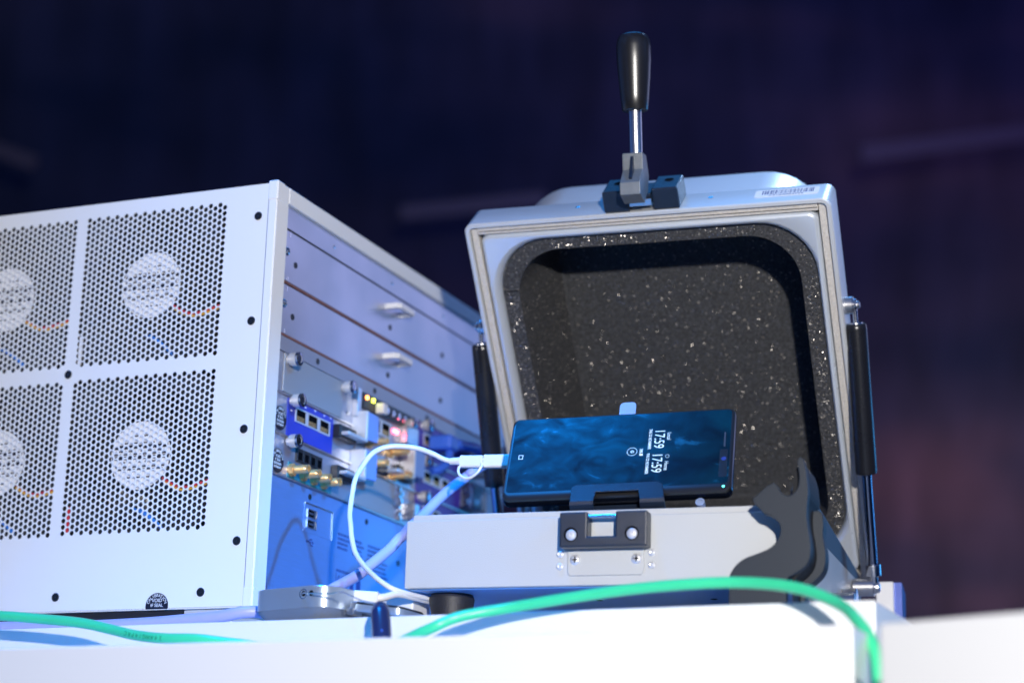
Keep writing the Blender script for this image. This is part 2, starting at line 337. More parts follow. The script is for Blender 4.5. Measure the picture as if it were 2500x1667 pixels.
# perforated side panel, real holes
mb=MB(); cw,ph,hr,th=3.93,4.44,1.85,.7
regions=[(-155.6-1.97,True,286.4,True),(-155.6-1.97,False,162.4,False)]
def grid(xr,hi_right,ztop):
    # 30 columns of 25 holes; xr = centre of right column
    n=12
    for cidx in range(30):
        x=xr-cidx*cw; hi=(cidx%2==0)==hi_right
        zt=ztop if hi else ztop-ph/2
        for k in range(25):
            z=zt-k*ph
            pts_o=[];pts_i=[]
            for i in range(n):
                a=2*math.pi*(i+.5)/n; ca,sa=math.cos(a),math.sin(a); m_=1/max(abs(ca)/(cw/2),abs(sa)/(ph/2))
                pts_i.append((x+hr*ca,z+hr*sa))
                # snap outer ring so corners are included
                pts_o.append((x+m_*ca,z+m_*sa))
            vs=[(p[0],0,p[1]) for p in pts_o]+[(p[0],0,p[1]) for p in pts_i]+[(p[0],th,p[1]) for p in pts_i]
            fs=[(i,(i+1)%n,n+(i+1)%n,n+i) for i in range(n)]+[(n+i,n+(i+1)%n,2*n+(i+1)%n,2*n+i) for i in range(n)]
            # corner triangles
            cs=[(x+cw/2,z+ph/2),(x-cw/2,z+ph/2),(x-cw/2,z-ph/2),(x+cw/2,z-ph/2)]; base=len(vs)
            vs+=[(c_[0],0,c_[1]) for c_ in cs]
            for q,cc in enumerate(cs):
                # neighbours straddling the corner angle
                ang=math.atan2(cc[1]-z,cc[0]-x)%(2*math.pi); i=int((ang/(2*math.pi)*n-.5)//1)%n
                fs.append((i,base+q,(i+1)%n))
            mb.add(vs,fs)
        # fill above / below
        if not hi: mb.add([(x-cw/2,0,ztop+ph/2),(x+cw/2,0,ztop+ph/2),(x+cw/2,0,ztop),(x-cw/2,0,ztop)],[(0,1,2,3)])
        else:
            zb=ztop-24.5*ph; mb.add([(x-cw/2,0,zb),(x+cw/2,0,zb),(x+cw/2,0,zb-ph/2),(x-cw/2,0,zb-ph/2)],[(0,1,2,3)])
grid(-42.2,False,286.5); grid(-168.5,True,286.5); grid(-42.2,True,164.6); grid(-168.5,False,164.0-.0)
def flat(x0,x1,z0,z1): mb.add([(x0,0,z0),(x1,0,z0),(x1,0,z1),(x0,0,z1)],[(0,1,2,3)])
zT0,zT1=286.5+ph/2,286.5-25*ph
xa,xb=-42.2+cw/2,-42.2-29.5*cw; xc,xd=-168.5+cw/2,-168.5-29.5*cw
flat(-420,-7,zT0,298.2)
tb=(164.6+ph/2,164.6-25*ph); tb2=(164.0+ph/2,164.0-25*ph)
flat(xa,-7,1.3,zT0); flat(-420,xd,1.3,zT0)
flat(xc,xb,tb[1],zT0); 
flat(xb,xa,tb[0],zT1); flat(xd,xc,tb2[0],zT1); flat(xb,xa,1.3,tb[1]); flat(xd,xc,1.3,tb2[1]); flat(xc,xb,1.3,tb[1])
side=obj('side_panel',mb,WHITE,CH); side['label']='perforated white side panel with four square vent grilles'
# frame: corner post, top, right frame
mb=MB(); mb.box(-7.2,0,-.3,17.2,0,300,.9); obj('corner_post',mb,WHITE,CH,)
mb=MB(); mb.box(-7.6,.35,-.6,16.8,285.8,300.4,.9); mb.box(-7.6,.35,-.6,16.8,-.4,14,.9)
for z0,z1 in((285.8,300.4),(-.4,14)):
    mb=MB(); mb.box(-7.6,.35,-.6,10,z0,z1,.9); obj('corner_cap',mb,WHITE,CH)
mb=MB(); mb.box(-7.2,-.1,17.2,420,288.2,300,.6); obj('top_rail',mb,WHITE,CH)
mb=MB(); mb.box(-7.2,-.1,17.2,420,0,9,.6); obj('bottom_rail',mb,WHITE,CH)
mb=MB(); mb.box(-420,-7.4,.4,420,297.2,298.6); obj('top_cover',mb,WHITE,CH)
mb=MB(); mb.box(-420,-7.4,.4,420,.4,1.2); obj('bottom_cover',mb,WHITE,CH)
mb=MB(); mb.box(-420,-7.4,52,53,1.4,297); mb.box(-420,-419,.4,420,1.4,297); obj('inner_bulkhead',mb,mat('dark_interior',(.03,.032,.04),.7,vary=.5,vscale=20),CH)
# divider behind the perforated sheet
mb=MB(); mb.box(-164.5,-161.5,2,50,2,296); mb.box(-420,-16,2,50,169,171.5); mb.box(-17,-15.5,2,50,2,296); obj('inner_divider',mb,mat('dark_steel_divider',(.10,.10,.11),.5,metal=.5),CH)
# dark feet below
mb=MB(); mb.box(-420,-54,1.5,40,-9,-.2); obj('base_skid',mb,RUBBER,CH)
mb=MB(); mb.box(-53.5,-16,2,60,-20,-.2,.5); obj('foot',mb,SILVER,CH); mb=MB(); mb.box(-420,-360,2,60,-20,-9.2,.5); obj('foot',mb,SILVER,CH)
mb=MB(); mb.box(-60,-10,330,400,-20,-.2,.5); obj('foot',mb,SILVER,CH)
# socket screws on the side
def side_screw(x,z):
    mb=MB(); mb.lathe((x,.2,z),(0,-1,0),[(0,3.1),(.35,3.1),(.75,2.7),(.75,1.1),(.3,.9),(.25,.1)],20)
    o=obj('screw',mb,SCREWB,CH)
    m2=MB(); m2.lathe((x,.2,z),(0,-1,0),[(.3,.42),(.6,.4)],6); obj('socket',m2,STEEL,o)
for x,z in((-14.5,275),(-14.7,198.6),(-14.9,122),(-14.8,45.2),(-163,171),(-157,11.2),(-40.2,11.4),(-273,11)): side_screw(x,z)
# fans
def fan(cx,cz,rot):
    mb=MB(); n=36
    y0,y1=2.5,28; h=55
    outer=[];inner=[]
    for i in range(n):
        a=2*math.pi*i/n; ca,sa=math.cos(a),math.sin(a); m_=min(h/max(abs(ca),abs(sa)),h); m_=h/max(abs(ca),abs(sa)); outer.append((cx+m_*ca,cz+m_*sa)); inner.append((cx+50*ca,cz+50*sa))
    mb.loops([[(p[0],y1,p[1]) for p in outer],[(p[0],y0,p[1]) for p in outer],[(p[0],y0,p[1]) for p in inner],[(p[0],y1,p[1]) for p in inner]])
    for k in range(4):
        a=R(28+90*k); d=Vector((math.cos(a),0,math.sin(a))); p=Vector((cx,y0+2.6,cz)); q=Vector((-d.z,0,d.x))
        vs=[p+d*20-q*1.6,p+d*51-q*1.6,p+d*51+q*1.6,p+d*20+q*1.6]; vs=vs+[v+Vector((0,3,0)) for v in vs]
        mb.add(vs,[(0,1,2,3),(4,5,6,7),(0,1,5,4),(1,2,6,5),(2,3,7,6),(3,0,4,7)])
    f=obj('fan',mb,FANB,CH)
    mb=MB(); mb.lathe((cx,y0+8,cz),(0,-1,0),[(0,25),(6,25),(7,24)],36); mb.lathe((cx,y0+24,cz),(0,-1,0),[(0,24),(12,24)],36); obj('hub',mb,FANL,f)
    mb=MB(); mb.lathe((cx,y0+.7,cz),(0,-1,0),[(0,24.2),(.25,24.2)],40); obj('hub_label',mb,LABEL,f)
    mb=MB(); yy=y0+.4
    for zz,segs in((9,[(-14,-9),(-6,-2),(2,5),(8,11),(13,17)]),(3.2,[(-22,-4),(0,20)]),(1.0,[(-22,6),(9,21)]),(-4.5,[(-14,-12),(-9,-6),(-3,1),(4,7),(10,14)]),(-8,[(-20,20)]),(-9.8,[(-19,19)]),(14,[(-9,-3),(1,9)]),(-15.5,[(-10,-7),(-4,2),(5,9)])):
        for a,b in segs: mb.box(cx+a,cx+b,yy-.12,yy,cz+zz-.55,cz+zz+.55)
    for zz,hh in((6.3,1.5),(-1.4,1.3)):
        hw=math.sqrt(23.5**2-(abs(zz)+hh)**2); mb.box(cx-hw,cx+hw,yy-.1,yy,cz+zz-hh,cz+zz+hh)
    obj('label_print',mb,INK,f)
    for k in range(7):
        a0=R(rot+k*360/7); vs=[]
        for i in range(5):
            rad=23+26*i/4; aa=a0+R(10*i/4)
            for s_,yy in((-.24,y0+9),(.30,y0+21)):
                an=aa+s_*(1+.15*i); vs.append((cx+rad*math.cos(an),yy,cz+rad*math.sin(an)))
        mb=MB(); mb.add(vs,[(2*i,2*i+2,2*i+3,2*i+1) for i in range(4)],True); obj('blade',mb,FANL,f)
    for j,(m_,off) in enumerate(((GOLDW,0),(REDW,1.9),(INK,-1.8))):
        mb=MB(); mb.tube([(cx+20,y0-.2,cz-19+off),(cx+30,y0-.6,cz-24.5+off),(cx+38,y0-.8,cz-26.5+off),(cx+48,y0-.8,cz-25+off),(cx+58,y0,cz-22+off)],.85,8,5); obj('fan_wire',mb,m_,f)
    for off in (0,2.2):
        mb=MB(); mb.tube([(cx-3+off*2,y0+1,cz-37),(cx+6+off,y0-.5,cz-41),(cx+14+off*.6,y0-.5,cz-46),(cx+24,y0+1,cz-55+off)],.8,8,5); obj('fan_wire',mb,BLUW,f)
    mb=MB(); mb.box(cx-56.5,cx-54,y0-1,y0,cz-55,cz-34); obj('wire_sleeve',mb,REDW if cz<200 else LABEL,f)
for cx,cz,r0 in((-100.5,233,10),(-226,233,10),(-98.5,109,38),(-221,110,38)): fan(cx,cz,r0)
# calibration seals
def seal(cx,cz,r,plane,half=False):
    if plane=='side': P=lambda a,b,d:(cx+a,-d-.02,cz+b); ax=(1,0,0); nrm=-1
    else: P=lambda a,b,d:(-2.4+d,cx+a,cz+b); ax=(0,1,0); nrm=1
    n=40; mb=MB(); pts=[]
    for i in range(n):
        a=2*math.pi*i/n; x,z=r*math.cos(a),r*math.sin(a)
        if half and cz+z<.9: z=.9-cz
        pts.append((x,z))
    mb.loops([[P(x,z,0) for x,z in pts],[P(x,z,.25) for x,z in pts]],capa=True,capb=True)
    o=obj('calibration_seal',mb,STICK,CH)
    if half:
        m2=MB(); pts2=[(r*math.cos(a)*.80,r*math.sin(a)*.35) for a in [2*math.pi*i/30 for i in range(30)]]
        m2.loops([[(cx+x,.6+max(0,.4-z)*.9,-.25) for x,z in pts2],[(cx+x,.6+max(0,.4-z)*.9,-.5) for x,z in pts2]],capa=True,capb=True); obj('seal_flap',m2,STICK,o)
    T=[]
    word='CALIBRATION'
    for k,ch in enumerate(word):
        a=R(158-(136)*k/(len(word)-1)); rr_=r*.80
        u=Vector(ax)*math.cos(a)+Vector((0,0,1))*math.sin(a); tt=Vector(ax)*math.sin(a)-Vector((0,0,1))*math.cos(a)
        T.append(text_on('print',ch,r*.33,Vector(P(rr_*math.cos(a),rr_*math.sin(a),.25)),tt,u,STICKT,o,.05,off=.06,bold=r*.004))
    lines=[('VOID',.26,.36),('IF SEAL',-.08 if not half else -.12,.33)]
    if not half: lines=[('VOID',.36,.34),('IF SEAL',.06,.30),('BROKEN',-.25,.30),('KEYSIGHT',-.55,.26)]
    else: lines=[('VOID',.42,.38),('IF SEAL',.05,.36)]
    for s_,zz,sz in lines: T.append(text_on('print',s_,r*sz,Vector(P(0,r*zz,.25)),ax,(0,0,1),STICKT,o,.05,off=.06,bold=r*.004))
    join_meshes('seal_print',T,o)
seal(-73.8,2.9,8.9,'side',True)
seal(26.6,134.8,8.4,'right'); seal(26.4,104.9,8.4,'right')
# right hand side: plug-in panels, x is the proud direction
XF=-3
def rbox(y0,y1,z0,z1,x0=-5,x1=XF,c=0): return MB().box(x0,x1,y0,y1,z0,z1,c)
obj('top_panel',rbox(17.4,420,272,288),PLATE,CH)
mb=MB()
for y in(19.5,92,189,285): mb.lathe((XF,y,279.6),(1,0,0),[(0,1.3),(.5,1.1),(.7,.3)],12)
obj('rivets',mb,STEEL,CH)
mb=MB(); mb.box(-9,-5.2,17.4,420,9,288); obj('card_cage',mb,DARK,CH)
def pan_screw(y,z,r,par,m=STEEL,L=2.4):
    mb=MB(); mb.lathe((XF,y,z),(1,0,0),[(0,r),(L*.55,r),(L*.9,r*.75),(L,r*.4),(L*.7,r*.2)],18); return obj('screw',mb,m,par)
for z0,z1,zs,hz in((233.6,270.6,254.4,259),(195.4,231,216.2,219)):
    pn=obj('blank_panel',rbox(18,420,z0,z1,c=.3),PLATE,CH)
    pan_screw(21.6,zs,3.1,pn); 
    for y,dz in((36.3,-6),(189,-10.5),(286,-8)):
        mb=MB(); mb.lathe((XF+.02,y,zs+dz),(1,0,0),[(0,2.3),(.4,2.3),(.4,1.3),(.05,.9)],16); obj('socket_screw',mb,SCREWB,pn)
    mb=MB(); mb.lathe((XF+.02,26.1,z1-2.5),(1,0,0),[(0,.7),(.3,.5)],8); mb.box(XF,XF+.25,25.7,26.7,z1-4.5,z1-.8); mb.box(XF,XF+.25,25.7,26.7,z0+.6,z0+3.4); obj('locating_pin',mb,STEEL,pn)
    # bent steel pull handle
    H=MB(); pts=[(XF,180,hz),(XF+9,181,hz+.3),(XF+12,186,hz+1),(XF+12,200,hz+1.6),(XF+9,206,hz+1.2),(XF,207,hz+1)]
    poly=[(XF,179),(XF+10,179),(XF+13,182),(XF+13,205),(XF+10,208),(XF,208),(XF,205),(XF+9,205),(XF+10.4,203.5),(XF+10.4,183.5),(XF+9,182),(XF,182)]
    H.prism(poly,2,hz-2.6,hz+1.4); obj('handle',H,PWHITE,pn)
for z in(232.3,194.4):
    mb=MB()
    for k in range(200): mb.box(XF-.4,XF+.25+.2*(k%2),19+k*2,20.7+k*2,z-.75,z+.75)
    obj('spring_strip',mb,COPPER,CH)
mb=rbox(18,420,183,193.4); st=obj('spacer_strip',mb,PLATE2,CH)
for y in(76.4,168.2,262):
    mb=MB(); mb.lathe((XF+.02,y,188),(1,0,0),[(0,2.2),(.4,2.2),(.4,1.3),(.05,.9)],16); obj('socket_screw',mb,SCREWB,st)
def thumb(y,z,par,r=4.6,L=9.5):
    mb=MB(); mb.lathe((XF+1,y,z),(1,0,0),[(0,3),(2.5,3),(2.5,r),(3,r+.2),(L-1,r+.2),(L-.4,r-.2),(L,r-.8),(L,r*.55),(L-1.5,r*.5),(L-1.5,r*.1)],24)
    n=24
    o=obj('thumbscrew',mb,SCREWM,par)
    mb=MB(); mb.lathe((XF+1+L,y,z),(1,0,0),[(-1.6,r+.35),(.1,r+.2),(.3,r-.4),(.3,r*.6)],24,cap=False); mb.cyl((XF+L-.6,y,z),(XF+L+.9,y,z),r*.62,6); obj('drive_socket',mb,CHROME,o); return o
def rj45(y,z,w,h,par,led=False):
    mb=MB(); x1=XF+1.4
    for a in((y-.6,y+1.1,z,z+h),(y+w-1.1,y+w+.6,z,z+h),(y+1.1,y+w-1.1,z+h-1.1,z+h),(y+1.1,y+w-1.1,z,z+1.1)): mb.box(XF-1,x1,*a[:2],*a[2:])
    o=obj('network_port',mb,SCREWM,par)
    m2=MB(); m2.box(XF-1,XF+1.0,y+1.1,y+w-1.1,z+1.1,z+h-1.1); obj('port_cavity',m2,DARK,o)
    m3=MB()
    for k in range(6): m3.box(XF+1.0,XF+1.25,y+2.2+k*(w-4.4)/6,y+2.9+k*(w-4.4)/6,z+1.4,z+h*.45)
    obj('contacts',m3,BRASS,o)
    return o
def sma(y,z,par,L=15,r=3.1):
    mb=MB(); mb.lathe((XF,y,z),(1,0,0),[(0,r+1.3),(1.2,r+1.3)],24)
    mb.lathe((XF+1.2,y,z),(1,0,0),[(0,r+1.4),(2.6,r+1.4)],6,False)
    pr=[(3.8,r*.8)]
    for k in range(9): pr+=[(4.2+k*1.0,r*.86),(4.7+k*1.0,r)]
    pr+=[(L-1.4,r*.8),(L-1,r),(L,r),(L,r*.62),(L-3,r*.6)]
    mb.lathe((XF,y,z),(1,0,0),pr,20); mb.cyl((XF,y,z),(XF+L-1,y,z),.5,8)
    return obj('coaxial_connector',mb,BRASS,par)
def ejector(y,z,par):
    mb=MB(); mb.box(XF,XF+13,y-28,y+3,z-13,z-10.6,.4); mb.box(XF,XF+13,y,y+2.2,z-10.6,z+11,.4); o=obj('ejector_bracket',mb,SCREWM,par)
    mb=MB(); mb.prism([(y+2.4,z-10.6),(y+21,z-9.5),(y+21.5,z+9),(y+19.5,z+11),(y+2.4,z+11)],0,XF+9.5,XF+12,); obj('ejector_lever',mb,EJECT,o,bevel=.5)
    return o
def latch(y,z,par):
    mb=MB(); mb.box(XF,XF+7,y,y+26,z-5,z+5,.8); o=obj('latch_block',mb,BLACK,par)
    m=MB(); m.lathe((XF+7,y+12,z),(1,0,0),[(0,2),(.5,1.6),(.5,.6)],12); obj('latch_screw',m,STEEL,o); return o
# row a
ma=obj('instrument_module',rbox(18,139,153.4,182.4,c=.3),PLATE2,CH)
obj('blank_cover',rbox(27,115,154.2,182,XF,XF+1.3,.4),GREYPL,ma); thumb(32.1,177.8,ma); thumb(115.3,177.7,ma)
mb=MB(); mb.box(XF,XF+5,133,138.5,160,182,.4); obj('bracket',mb,SATIN,ma)
mb=MB(); mb.lathe((XF,126,161),(1,0,0),[(0,1.6),(1,1.3)],12); obj('rivets',mb,STEEL,ma)
# row b
mbb=obj('instrument_module',rbox(18,139,124.6,152.4,c=.3),PLATE,CH)
obj('blue_face',rbox(36,103.5,125.2,151.8,XF,XF+.9,.2),BLUEPCB,mbb); thumb(40,150,mbb)
for y in(47,64.5,82): rj45(y,137,15.5,10.5,mbb)
latch(104,143,mbb); ejector(133.5,153,mbb)
mb=MB()
for k,(y,z) in enumerate(((52,150),(60,149.6),(74,150.4),(88,150),(40,143),(98,150.5))): mb.box(XF+.9,XF+1.3,y,y+1.6,z,z+.9)
obj('tiny_indicators',mb,LABEL,mbb)
# row c
mc=obj('instrument_module',rbox(18,139,95.6,123.6,c=.3),PLATE,CH); thumb(38.4,120.7,mc)
pb=obj('teal_face',rbox(42,106,96.2,107.5,XF,XF+.6),mat('teal_plate',(.03,.22,.28),.35,metal=.3),mc)
for k in range(4):
    y=51.3+k*9.4; mb=MB(); mb.box(XF,XF+2,y,y+8.8,109.6,119.2,.3); q=obj('jack',mb,BLACK,mc); m=MB(); m.box(XF+2,XF+2.15,y+1.8,y+7,111,116.5); obj('jack_opening',m,DARK,q)
for y in(45.5,62,77.5,92.5): sma(y,102,mc)
latch(104,112.5,mc); ejector(133.5,124,mc)
for z in(152.9,124.1,95.1): obj('divider_rail',rbox(18,420,z-.45,z+.45,-5,XF+2.0),SATIN,CH)
# middle group
md=obj('instrument_module',rbox(141,238,153.4,182.4,c=.3),PLATE2,CH)
q=obj('indicator_block',MB().box(XF,XF+2,147,235,170,182,.3),BLACK,md)
for y,m_ in((152.3,LEDO),(162.5,LEDY)):
    mb=MB(); mb.lathe((XF+2,y,178.9),(1,0,0),[(0,1.5),(.8,1.4),(1.2,.7)],12); o=obj('indicator_lamp',mb,m_,q)
mb=MB(); mb.box(XF+2,XF+9,167,174,170,178,.5); obj('white_knob',mb,PWHITE,md)
for y in(183,193,203,213): mb=MB(); mb.lathe((XF+2,y,175.5),(1,0,0),[(0,2.6),(3,2.6),(3,1.2)],12); obj('port_ring',mb,STEEL,md)
for y in(148.5,164,180): rj45(y,156,15,11.5,md)
for y in(203,208):
    mb=MB(); mb.lathe((XF,y,164.5),(1,0,0),[(0,1.8),(1.6,1.6),(2.2,.8)],12); obj('indicator_lamp',mb,LEDR,md)
thumb(222,174,md,3.6); mb=MB(); mb.box(XF,XF+6,215,236,157,172,.6); obj('bracket',mb,SATIN,md)
me_=obj('instrument_module',rbox(141,238,124.6,152.4,c=.3),PLATE,CH)
sma(160,146,me_,17); sma(166,131,me_,15); sma(196,146,me_,17); sma(203,129,me_,17)
mb=MB(); mb.box(XF,XF+3,174,192,126.5,136,.4); mb.box(XF,XF+4,207,233,128,139,.6); obj('black_sockets',mb,BLACK,me_)
mb=MB()
for y in(176,181,186,210,216,222,228): mb.lathe((XF+3.5,y,133),(1,0,0),[(0,1.6),(1.8,1.6),(1.8,.8)],10)
obj('port_rings',mb,STEEL,me_); ejector(216,142,me_)
mf=obj('instrument_module',rbox(141,238,95.6,123.6,c=.3),PLATE,CH)
obj('blank_cover',rbox(142,208,96.2,123,XF,XF+1.2,.3),GREYPL,mf)
mb=MB()
for k in range(9): mb.lathe((XF,217+random.uniform(-3,6),98+k*2.8),(1,0,0),[(0,1.7),(3,1.7),(3,.7)],10)
obj('port_rings',mb,STEEL,mf); mb=MB(); mb.box(XF,XF+9,228,237,100,112,.6); obj('bracket',mb,SATIN,mf)
# far group
for zc,(z0,z1) in enumerate(((153.4,182.4),(124.6,152.4),(95.6,123.6))):
    mg=obj('instrument_module',rbox(240,420,z0,z1,c=.3),PLATE2,CH)
    obj('violet_face',rbox(246,330,z0+.6,z1-.6,XF,XF+.9,.2),PURPCB,mg); thumb(251,(179,150.3,121.4)[zc],mg,4.4)
    for k in range(3 if zc<2 else 2):
        rj45(256+k*17+zc*2,(z0+z1)/2-3.5,14,10,mg)
    if zc==2: obj('dark_connector',MB().box(XF,XF+5,255,292,97,106,.5),BLACK,mg)
    mb=MB(); mb.box(XF,XF+12,332,360,z0+3,z1-3,1); obj('clear_cover',mb,CLEAR,mg)
    mb=MB()
    for k in range(4): mb.lathe((XF,336+k*6,(z0+z1)/2+random.uniform(-6,6)),(1,0,0),[(0,2.2),(4,2.2),(4,.7)],12)
    obj('port_rings',mb,STEEL,mg)
# blue lead plugged in at the far side
t=empty('network_plug','blue moulded network plug and lead entering the far violet module','plug',(0,262,170))
mb=MB(); mb.box(XF+1.5,XF+22,0,17,-8,4,1.6); obj('plug_body',mb,BLUEC,t,bevel=1)
mb=MB(); mb.tube([(16,16,-1),(18,30,0),(19,48,2),(14,66,4),(10,90,6)],4.2); obj('lead',mb,BLUEC,t)
mb=MB(); mb.tube([(12,12,-4),(14,8,-14),(13,-2,-24),(8,-10,-28)],3.4); obj('lead',mb,BLUEC,t)
# bottom panel
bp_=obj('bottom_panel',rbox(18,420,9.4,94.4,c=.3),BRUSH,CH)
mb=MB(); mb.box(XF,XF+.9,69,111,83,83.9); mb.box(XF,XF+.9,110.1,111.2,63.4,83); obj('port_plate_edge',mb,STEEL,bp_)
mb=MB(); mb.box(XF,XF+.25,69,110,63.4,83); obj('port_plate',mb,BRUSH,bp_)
for z in(76.8,69.4):
    mb=MB()
    for a in((72.6,73.4,z-3,z+3),(85.2,86,z-3,z+3),(73.4,85.2,z+2.3,z+3),(73.4,85.2,z-3,z-2.3)): mb.box(XF,XF+1.2,*a)
    o=obj('usb_port',mb,STEEL,bp_); m=MB(); m.box(XF+.25,XF+.5,73.4,85.2,z-2.3,z+2.3); obj('port_cavity',m,DARK,o); m=MB(); m.box(XF+.5,XF+.9,75,81.5,z-.6,z+.9); m.box(XF+.5,XF+1.0,82,85,z-2.2,z+2.2); obj('contact_tongue',m,STEEL,o)
for y,z in((76,88.6),(165,86.5),(221,64)): mb=MB(); mb.lathe((XF+.02,y,z),(1,0,0),[(0,2.2),(.4,2.2),(.4,1.3),(.05,.9)],16); obj('socket_screw',mb,SCREWB,bp_)
# usb trident mark
mb=MB(); u0=(79.5,57); 
def bar(a,b,w=.35):
    a=Vector((XF,*a));b=Vector((XF,*b));d=(b-a).normalized();q=Vector((0,-d.z,d.y))*w
    vs=[a-q,b-q,b+q,a+q]; vs=vs+[v+Vector((.2,0,0)) for v in vs]; mb.add(vs,[(0,1,2,3),(4,5,6,7),(0,1,5,4),(1,2,6,5),(2,3,7,6),(3,0,4,7)])
bar((75,57),(84,57)); bar((77.5,57),(80,59)); bar((80,59),(82,59)); bar((79,57),(81,55)); bar((81,55),(83,55))
mb.prism([(83.5,56),(83.5,58),(85.4,57)],0,XF,XF+.2); mb.lathe((XF,75,57),(1,0,0),[(0,1),(.2,1)],12); mb.lathe((XF,82,59),(1,0,0),[(0,.7),(.2,.7)],10); mb.box(XF,XF+.2,82.6,84,54.4,55.6)
obj('usb_mark',mb,PRINTB,bp_)
# small print blocks (too small to read in the photograph)
mb=MB(); rnd=random.Random(3)
def block(y0,y1,z0,rows,pitch=3.3):
    for k in range(rows):
        y=y0; end=y1-rnd.uniform(0,(y1-y0)*.3)
        while y<end:
            l=rnd.uniform(2,6); 
            for j in range(2): mb.box(XF,XF+.15,y,min(y+l,end),z0-k*pitch-.95*j-.65,z0-k*pitch-.95*j)
            y+=l+.7
block(121,140,71,4); block(145,163,70,4); block(169,205,70,7,3.4); block(121,160,44.5,1)
mb.box(XF,XF+.15,121,121.6,30,42); mb.box(XF,XF+.15,121,134,30,30.6)
for cy in(127,132.5):
    for k in range(10):
        a=R(90+18*k); b=R(90+18*(k+1)); 
        vs=[(XF+.15,cy+3.6*math.cos(a),36+4.6*math.sin(a)),(XF+.15,cy+3.6*math.cos(b),36+4.6*math.sin(b)),(XF+.15,cy+2.8*math.cos(b),36+3.8*math.sin(b)),(XF+.15,cy+2.8*math.cos(a),36+3.8*math.sin(a))]; mb.add(vs,[(0,1,2,3)])
mb.box(XF,XF+.15,143,149,30,40); mb.box(XF,XF+.15,153,160,31,41)
obj('small_print',mb,PRINTB,bp_)
# ================================================================== SHIELD BOX
PSI=0.094; O=Vector((122.09,-21.155,5.83)); H=43.0
BX=empty('shielded_test_box','open grey-white shielded test box with foam-lined lid propped upright','test box',O,PSI)
TH=0.687; DD=305.0
un=Vector((0,-math.sin(TH),math.cos(TH))); nb=Vector((0,math.cos(TH),math.sin(TH))); T0=Vector((0,DD*(1-math.sin(TH)),H+DD*math.cos(TH)))
LT=lambda p: T0+Vector((p[0],0,0))+un*p[1]+nb*p[2]       # lid coordinates: x, up the lid, depth
EXT=Vector((math.cos(PSI),math.sin(PSI),0)); EYT=Vector((-math.sin(PSI),math.cos(PSI),0))
def Wd(p): return O+EXT*p[0]+EYT*p[1]+Vector((0,0,p[2]))
# base tray
mb=MB(); mb.box(0,246,0,2.5,0,H,.5); mb.box(243.9,245.9,2.6,299,0,H); mb.box(0,2,2.5,300,0,H); mb.box(2,246,298,300,0,H); mb.box(2,244,2.5,298,0,2); 
base=obj('base_tray',mb,BOXPAINT,BX)
mb=MB(); mb.box(3,245.8,3.2,6,H-3,H+4.2,.4); mb.box(3,5,6,298,H-3,H+4.2,.4); mb.box(5,243,294,296,H-3,H+4.2,.4); obj('base_lip',mb,BOXPAINT,base)
mb=MB(); mb.prism([(3,H-6),(300,H-6),(300,49),(118,64),(30,70),(14,58)],0,243.0,245.6); sp=obj('side_plate',mb,mat('brushed_side_plate',(.05,.045,.06),.5,metal=.1,bump=.12,bscale=240,stretch=(1,10,1),vary=.1,vscale=60),base); 
mb=MB(); mb.box(6,242,7,292,8,16); obj('floor_foam',mb,FOAM,base)
mb=MB(); mb.box(3,243,3,297,-.8,-.05,.3); obj('underside_plate',mb,mat('underside_blue_bounce',(.20,.42,.80),.4,metal=.2,bump=.12,bscale=2200,vary=.05,vscale=200),base)  # blue bounce light from the slab painted into the plate colour
# underside fittings
mb=MB()
for x,y in((75,60),(112,58),(186,60)): mb.lathe((x,y,-.8),(0,0,-1),[(0,2.2),(.2,2.2)],14)
obj('underside_holes',mb,DARK,base)
mb=MB(); mb.box(70,200,110,118,-3,-.1,.4); mb.box(110,190,150,230,-4,-.1,.6); obj('underside_bracket',mb,mat('blue_grey_underside',(.2,.24,.32),.5),base)
for x,y in((23,26),(222,26),(23,270),(222,270)):
    mb=MB(); mb.lathe((x,y,-.1),(0,0,-1),[(0,13),(3.2,14.6),(3.6,14.7),(25.7,11.2)],36); obj('rubber_foot',mb,RUBBER,base)
# catch block on the front
mb=MB(); prof=[(104.4,21.8),(159.6,21.8),(159.6,43.6),(139.8,43.6),(139.8,28.4),(122,28.4),(122,43.6),(104.4,43.6)]
mb.prism(prof,1,-12,-.15); cb=obj('latch_catch',mb,NYLON,base,bevel=1.1)
mb=MB(); mb.cyl((121.8,-8.8,41),(140,-8.8,41),1.3,16); obj('catch_pin',mb,STEEL,cb)
for x in(111.8,150.2):
    mb=MB(); mb.lathe((x,-12.05,29.6),(0,-1,0),[(0,4.4),(.12,4.4)],28); obj('screw_recess',mb,DARK,cb)
    mb=MB(); mb.lathe((x+.3,-11.9,29.2),(0,-1,0),[(0,3.4),(.8,3.3),(1.4,2.6),(1.6,1.0),(1.0,.6)],20); obj('screw',mb,SCREWM,cb)
mb=MB(); p=rr(107,155.4,6,24,2.6,5); mb.loops([[(a,-.1,b) for a,b in p],[(a,-1.0,b) for a,b in p],[(107+ (a-107)*.985+.36,-1.3,b) for a,b in p]],capb=True); pl=obj('cover_plate',mb,BOXPAINT,base)
for x in(111.9,150.7):
    mb=MB(); mb.lathe((x,-1.2,15.7),(0,-1,0),[(0,3.3),(.6,3.2),(1.3,2.4),(1.5,1.4),(.9,.4)],20); obj('cross_screw',mb,SCREWM,pl)
    mb=MB(); mb.box(x-2.0,x+2.0,-2.78,-2.6,15.4,16.0); mb.box(x-.3,x+.3,-2.79,-2.6,13.7,17.7); obj('screw_slot',mb,DARK,pl)
